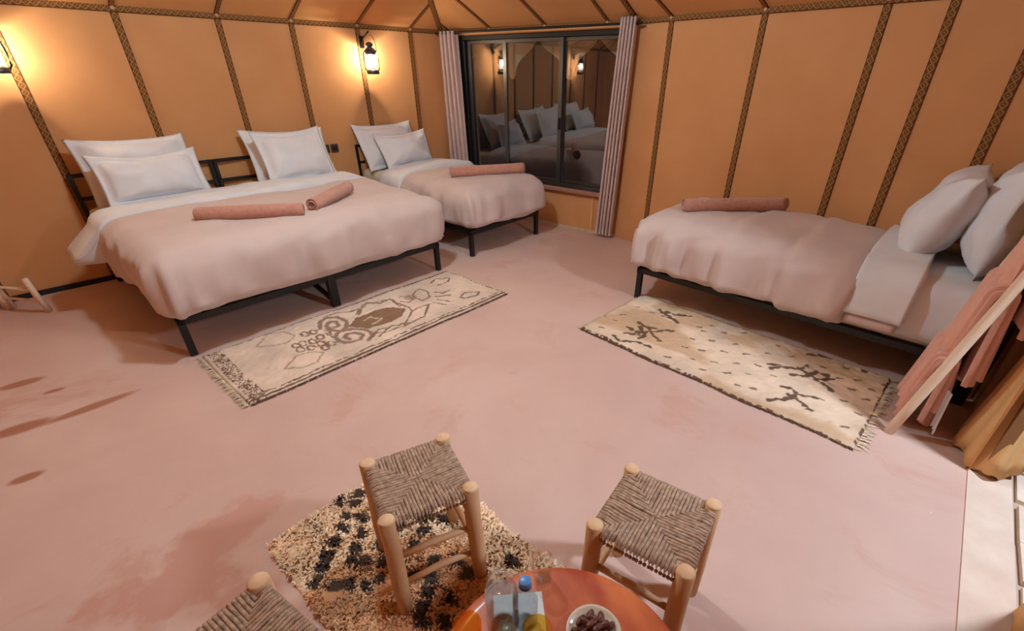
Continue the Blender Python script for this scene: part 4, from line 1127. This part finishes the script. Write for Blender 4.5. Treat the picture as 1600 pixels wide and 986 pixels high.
def bottle(c, r, h, label, cap, lab, group=None):
    e = empty('water_bottle', (*c, TT+.003), 0, label, 'bottle', group)
    pr = [(0, .002), (r*.85, 0), (r, .012), (r, h*.16), (r*.95, h*.19), (r, h*.22), (r, h*.60), (r*.93, h*.66), (r*.7, h*.80), (r*.42, h*.88), (r*.36, h*.90), (r*.36, h*.985)]
    b = MB(); b.lathe(pr, 28); b.build('shell', M_CLEAR, e, True)
    b = MB(); b.lathe([(0, .004), (r*.82, .004), (r*.95, .014), (r*.95, h*.55), (0, h*.55)], 24); b.build('water', M_WATER, e, True)
    if cap:
        b = MB(); b.lathe([(0, h*.905), (r*.46, h*.905), (r*.48, h*.91), (r*.47, h*.99), (r*.40, h), (0, h)], 28); b.build('cap', M_CAP, e, True)
        b = MB(); b.lathe([(r*.36, h*.885), (r*.50, h*.885), (r*.50, h*.90), (r*.36, h*.90)], 28); b.build('collar', mat('dark_blue_ring', (44, 88, 140), .4), e, True)
    if lab:
        b = MB(); b.lathe([(r*1.012, h*.30), (r*1.012, h*.52)], 28); o = b.build('paper_label', M_LABEL, e, True)
    return e
bottle((-.017, .636), .031, .175, 'small clear water bottle with a sky-blue screw cap on the red table', True, False)
bottle((-.072, .628), .040, .235, 'taller clear plastic bottle without visible cap, left of the blue-capped one', False, False)

def tumbler(c, r, h, m, label, cat, flip=False, group=None, fill=None):
    e = empty('drinking_glass', (*c, TT), 0, label, cat, group)
    pr = [(0, .004), (r*.78, .0), (r*.82, .006), (r*.92, h*.5), (r, h), (r-.003, h), (r*.92-.003, h*.5), (r*.80-.003, .012), (0, .010)]
    if flip: pr = [(a, h-z) for a, z in pr][::-1]
    b = MB(); b.lathe(pr, 28); b.build('bowl', m, e, True)
    return e
tumbler((.027, .752), .031, .085, M_CLEAR, 'clear drinking glass near the far rim of the red table', 'glass')
tumbler((-.150, .580), .034, .095, M_AMBER, 'amber drinking glass at the left rim of the red table, cut by the picture edge', 'glass', group='amber glasses')
tumbler((.012, .572), .034, .095, M_AMBER, 'amber drinking glass in front of the paper sheet, cut by the picture edge', 'glass', group='amber glasses')

pl = empty('date_plate', (.150, .605, TT), 0, 'small cream glazed plate holding dates on the red table', 'plate')
b = MB(); b.lathe([(0, .004), (.035, .004), (.037, 0), (.041, 0), (.043, .006), (.062, .014), (.068, .020), (.066, .0225), (.060, .018), (.042, .0105), (0, .009)], 40); b.build('dish', M_PLATE, pl, True)
V0, F0 = [], []
nb, na = 10, 10
for j in range(nb+1):
    t = math.pi*j/nb
    for i in range(na):
        a = 2*math.pi*i/na; rr = .0085*math.sin(t)**.8*(1+.08*math.sin(a*5+j))
        V0.append((-.017*math.cos(t), rr*math.cos(a), rr*math.sin(a)))
for j in range(nb):
    for i in range(na): F0.append([j*na+i, (j+1)*na+i, (j+1)*na+(i+1) % na, j*na+(i+1) % na])
d0 = mesh('date', V0, F0, M_DATE); tag(d0, 'brown dried date in the heap on the cream plate', 'date', 'dates on the plate')
rnd = random.Random(9); pts = []
for lay, cnt, rad in ((0, 9, .040), (0, 4, .016), (1, 6, .024), (2, 2, .008)):
    for k in range(cnt):
        a = 2*math.pi*k/cnt+lay+rad*60
        pts.append((.150+rad*math.cos(a), .605+rad*math.sin(a), TT+.0195+.0135*lay))
for k, p in enumerate(pts):
    o = d0 if k == 0 else copyo(d0)
    o.location = p; o.rotation_euler = (rnd.uniform(-.3, .3), rnd.uniform(-.25, .25), rnd.uniform(0, 6.28))
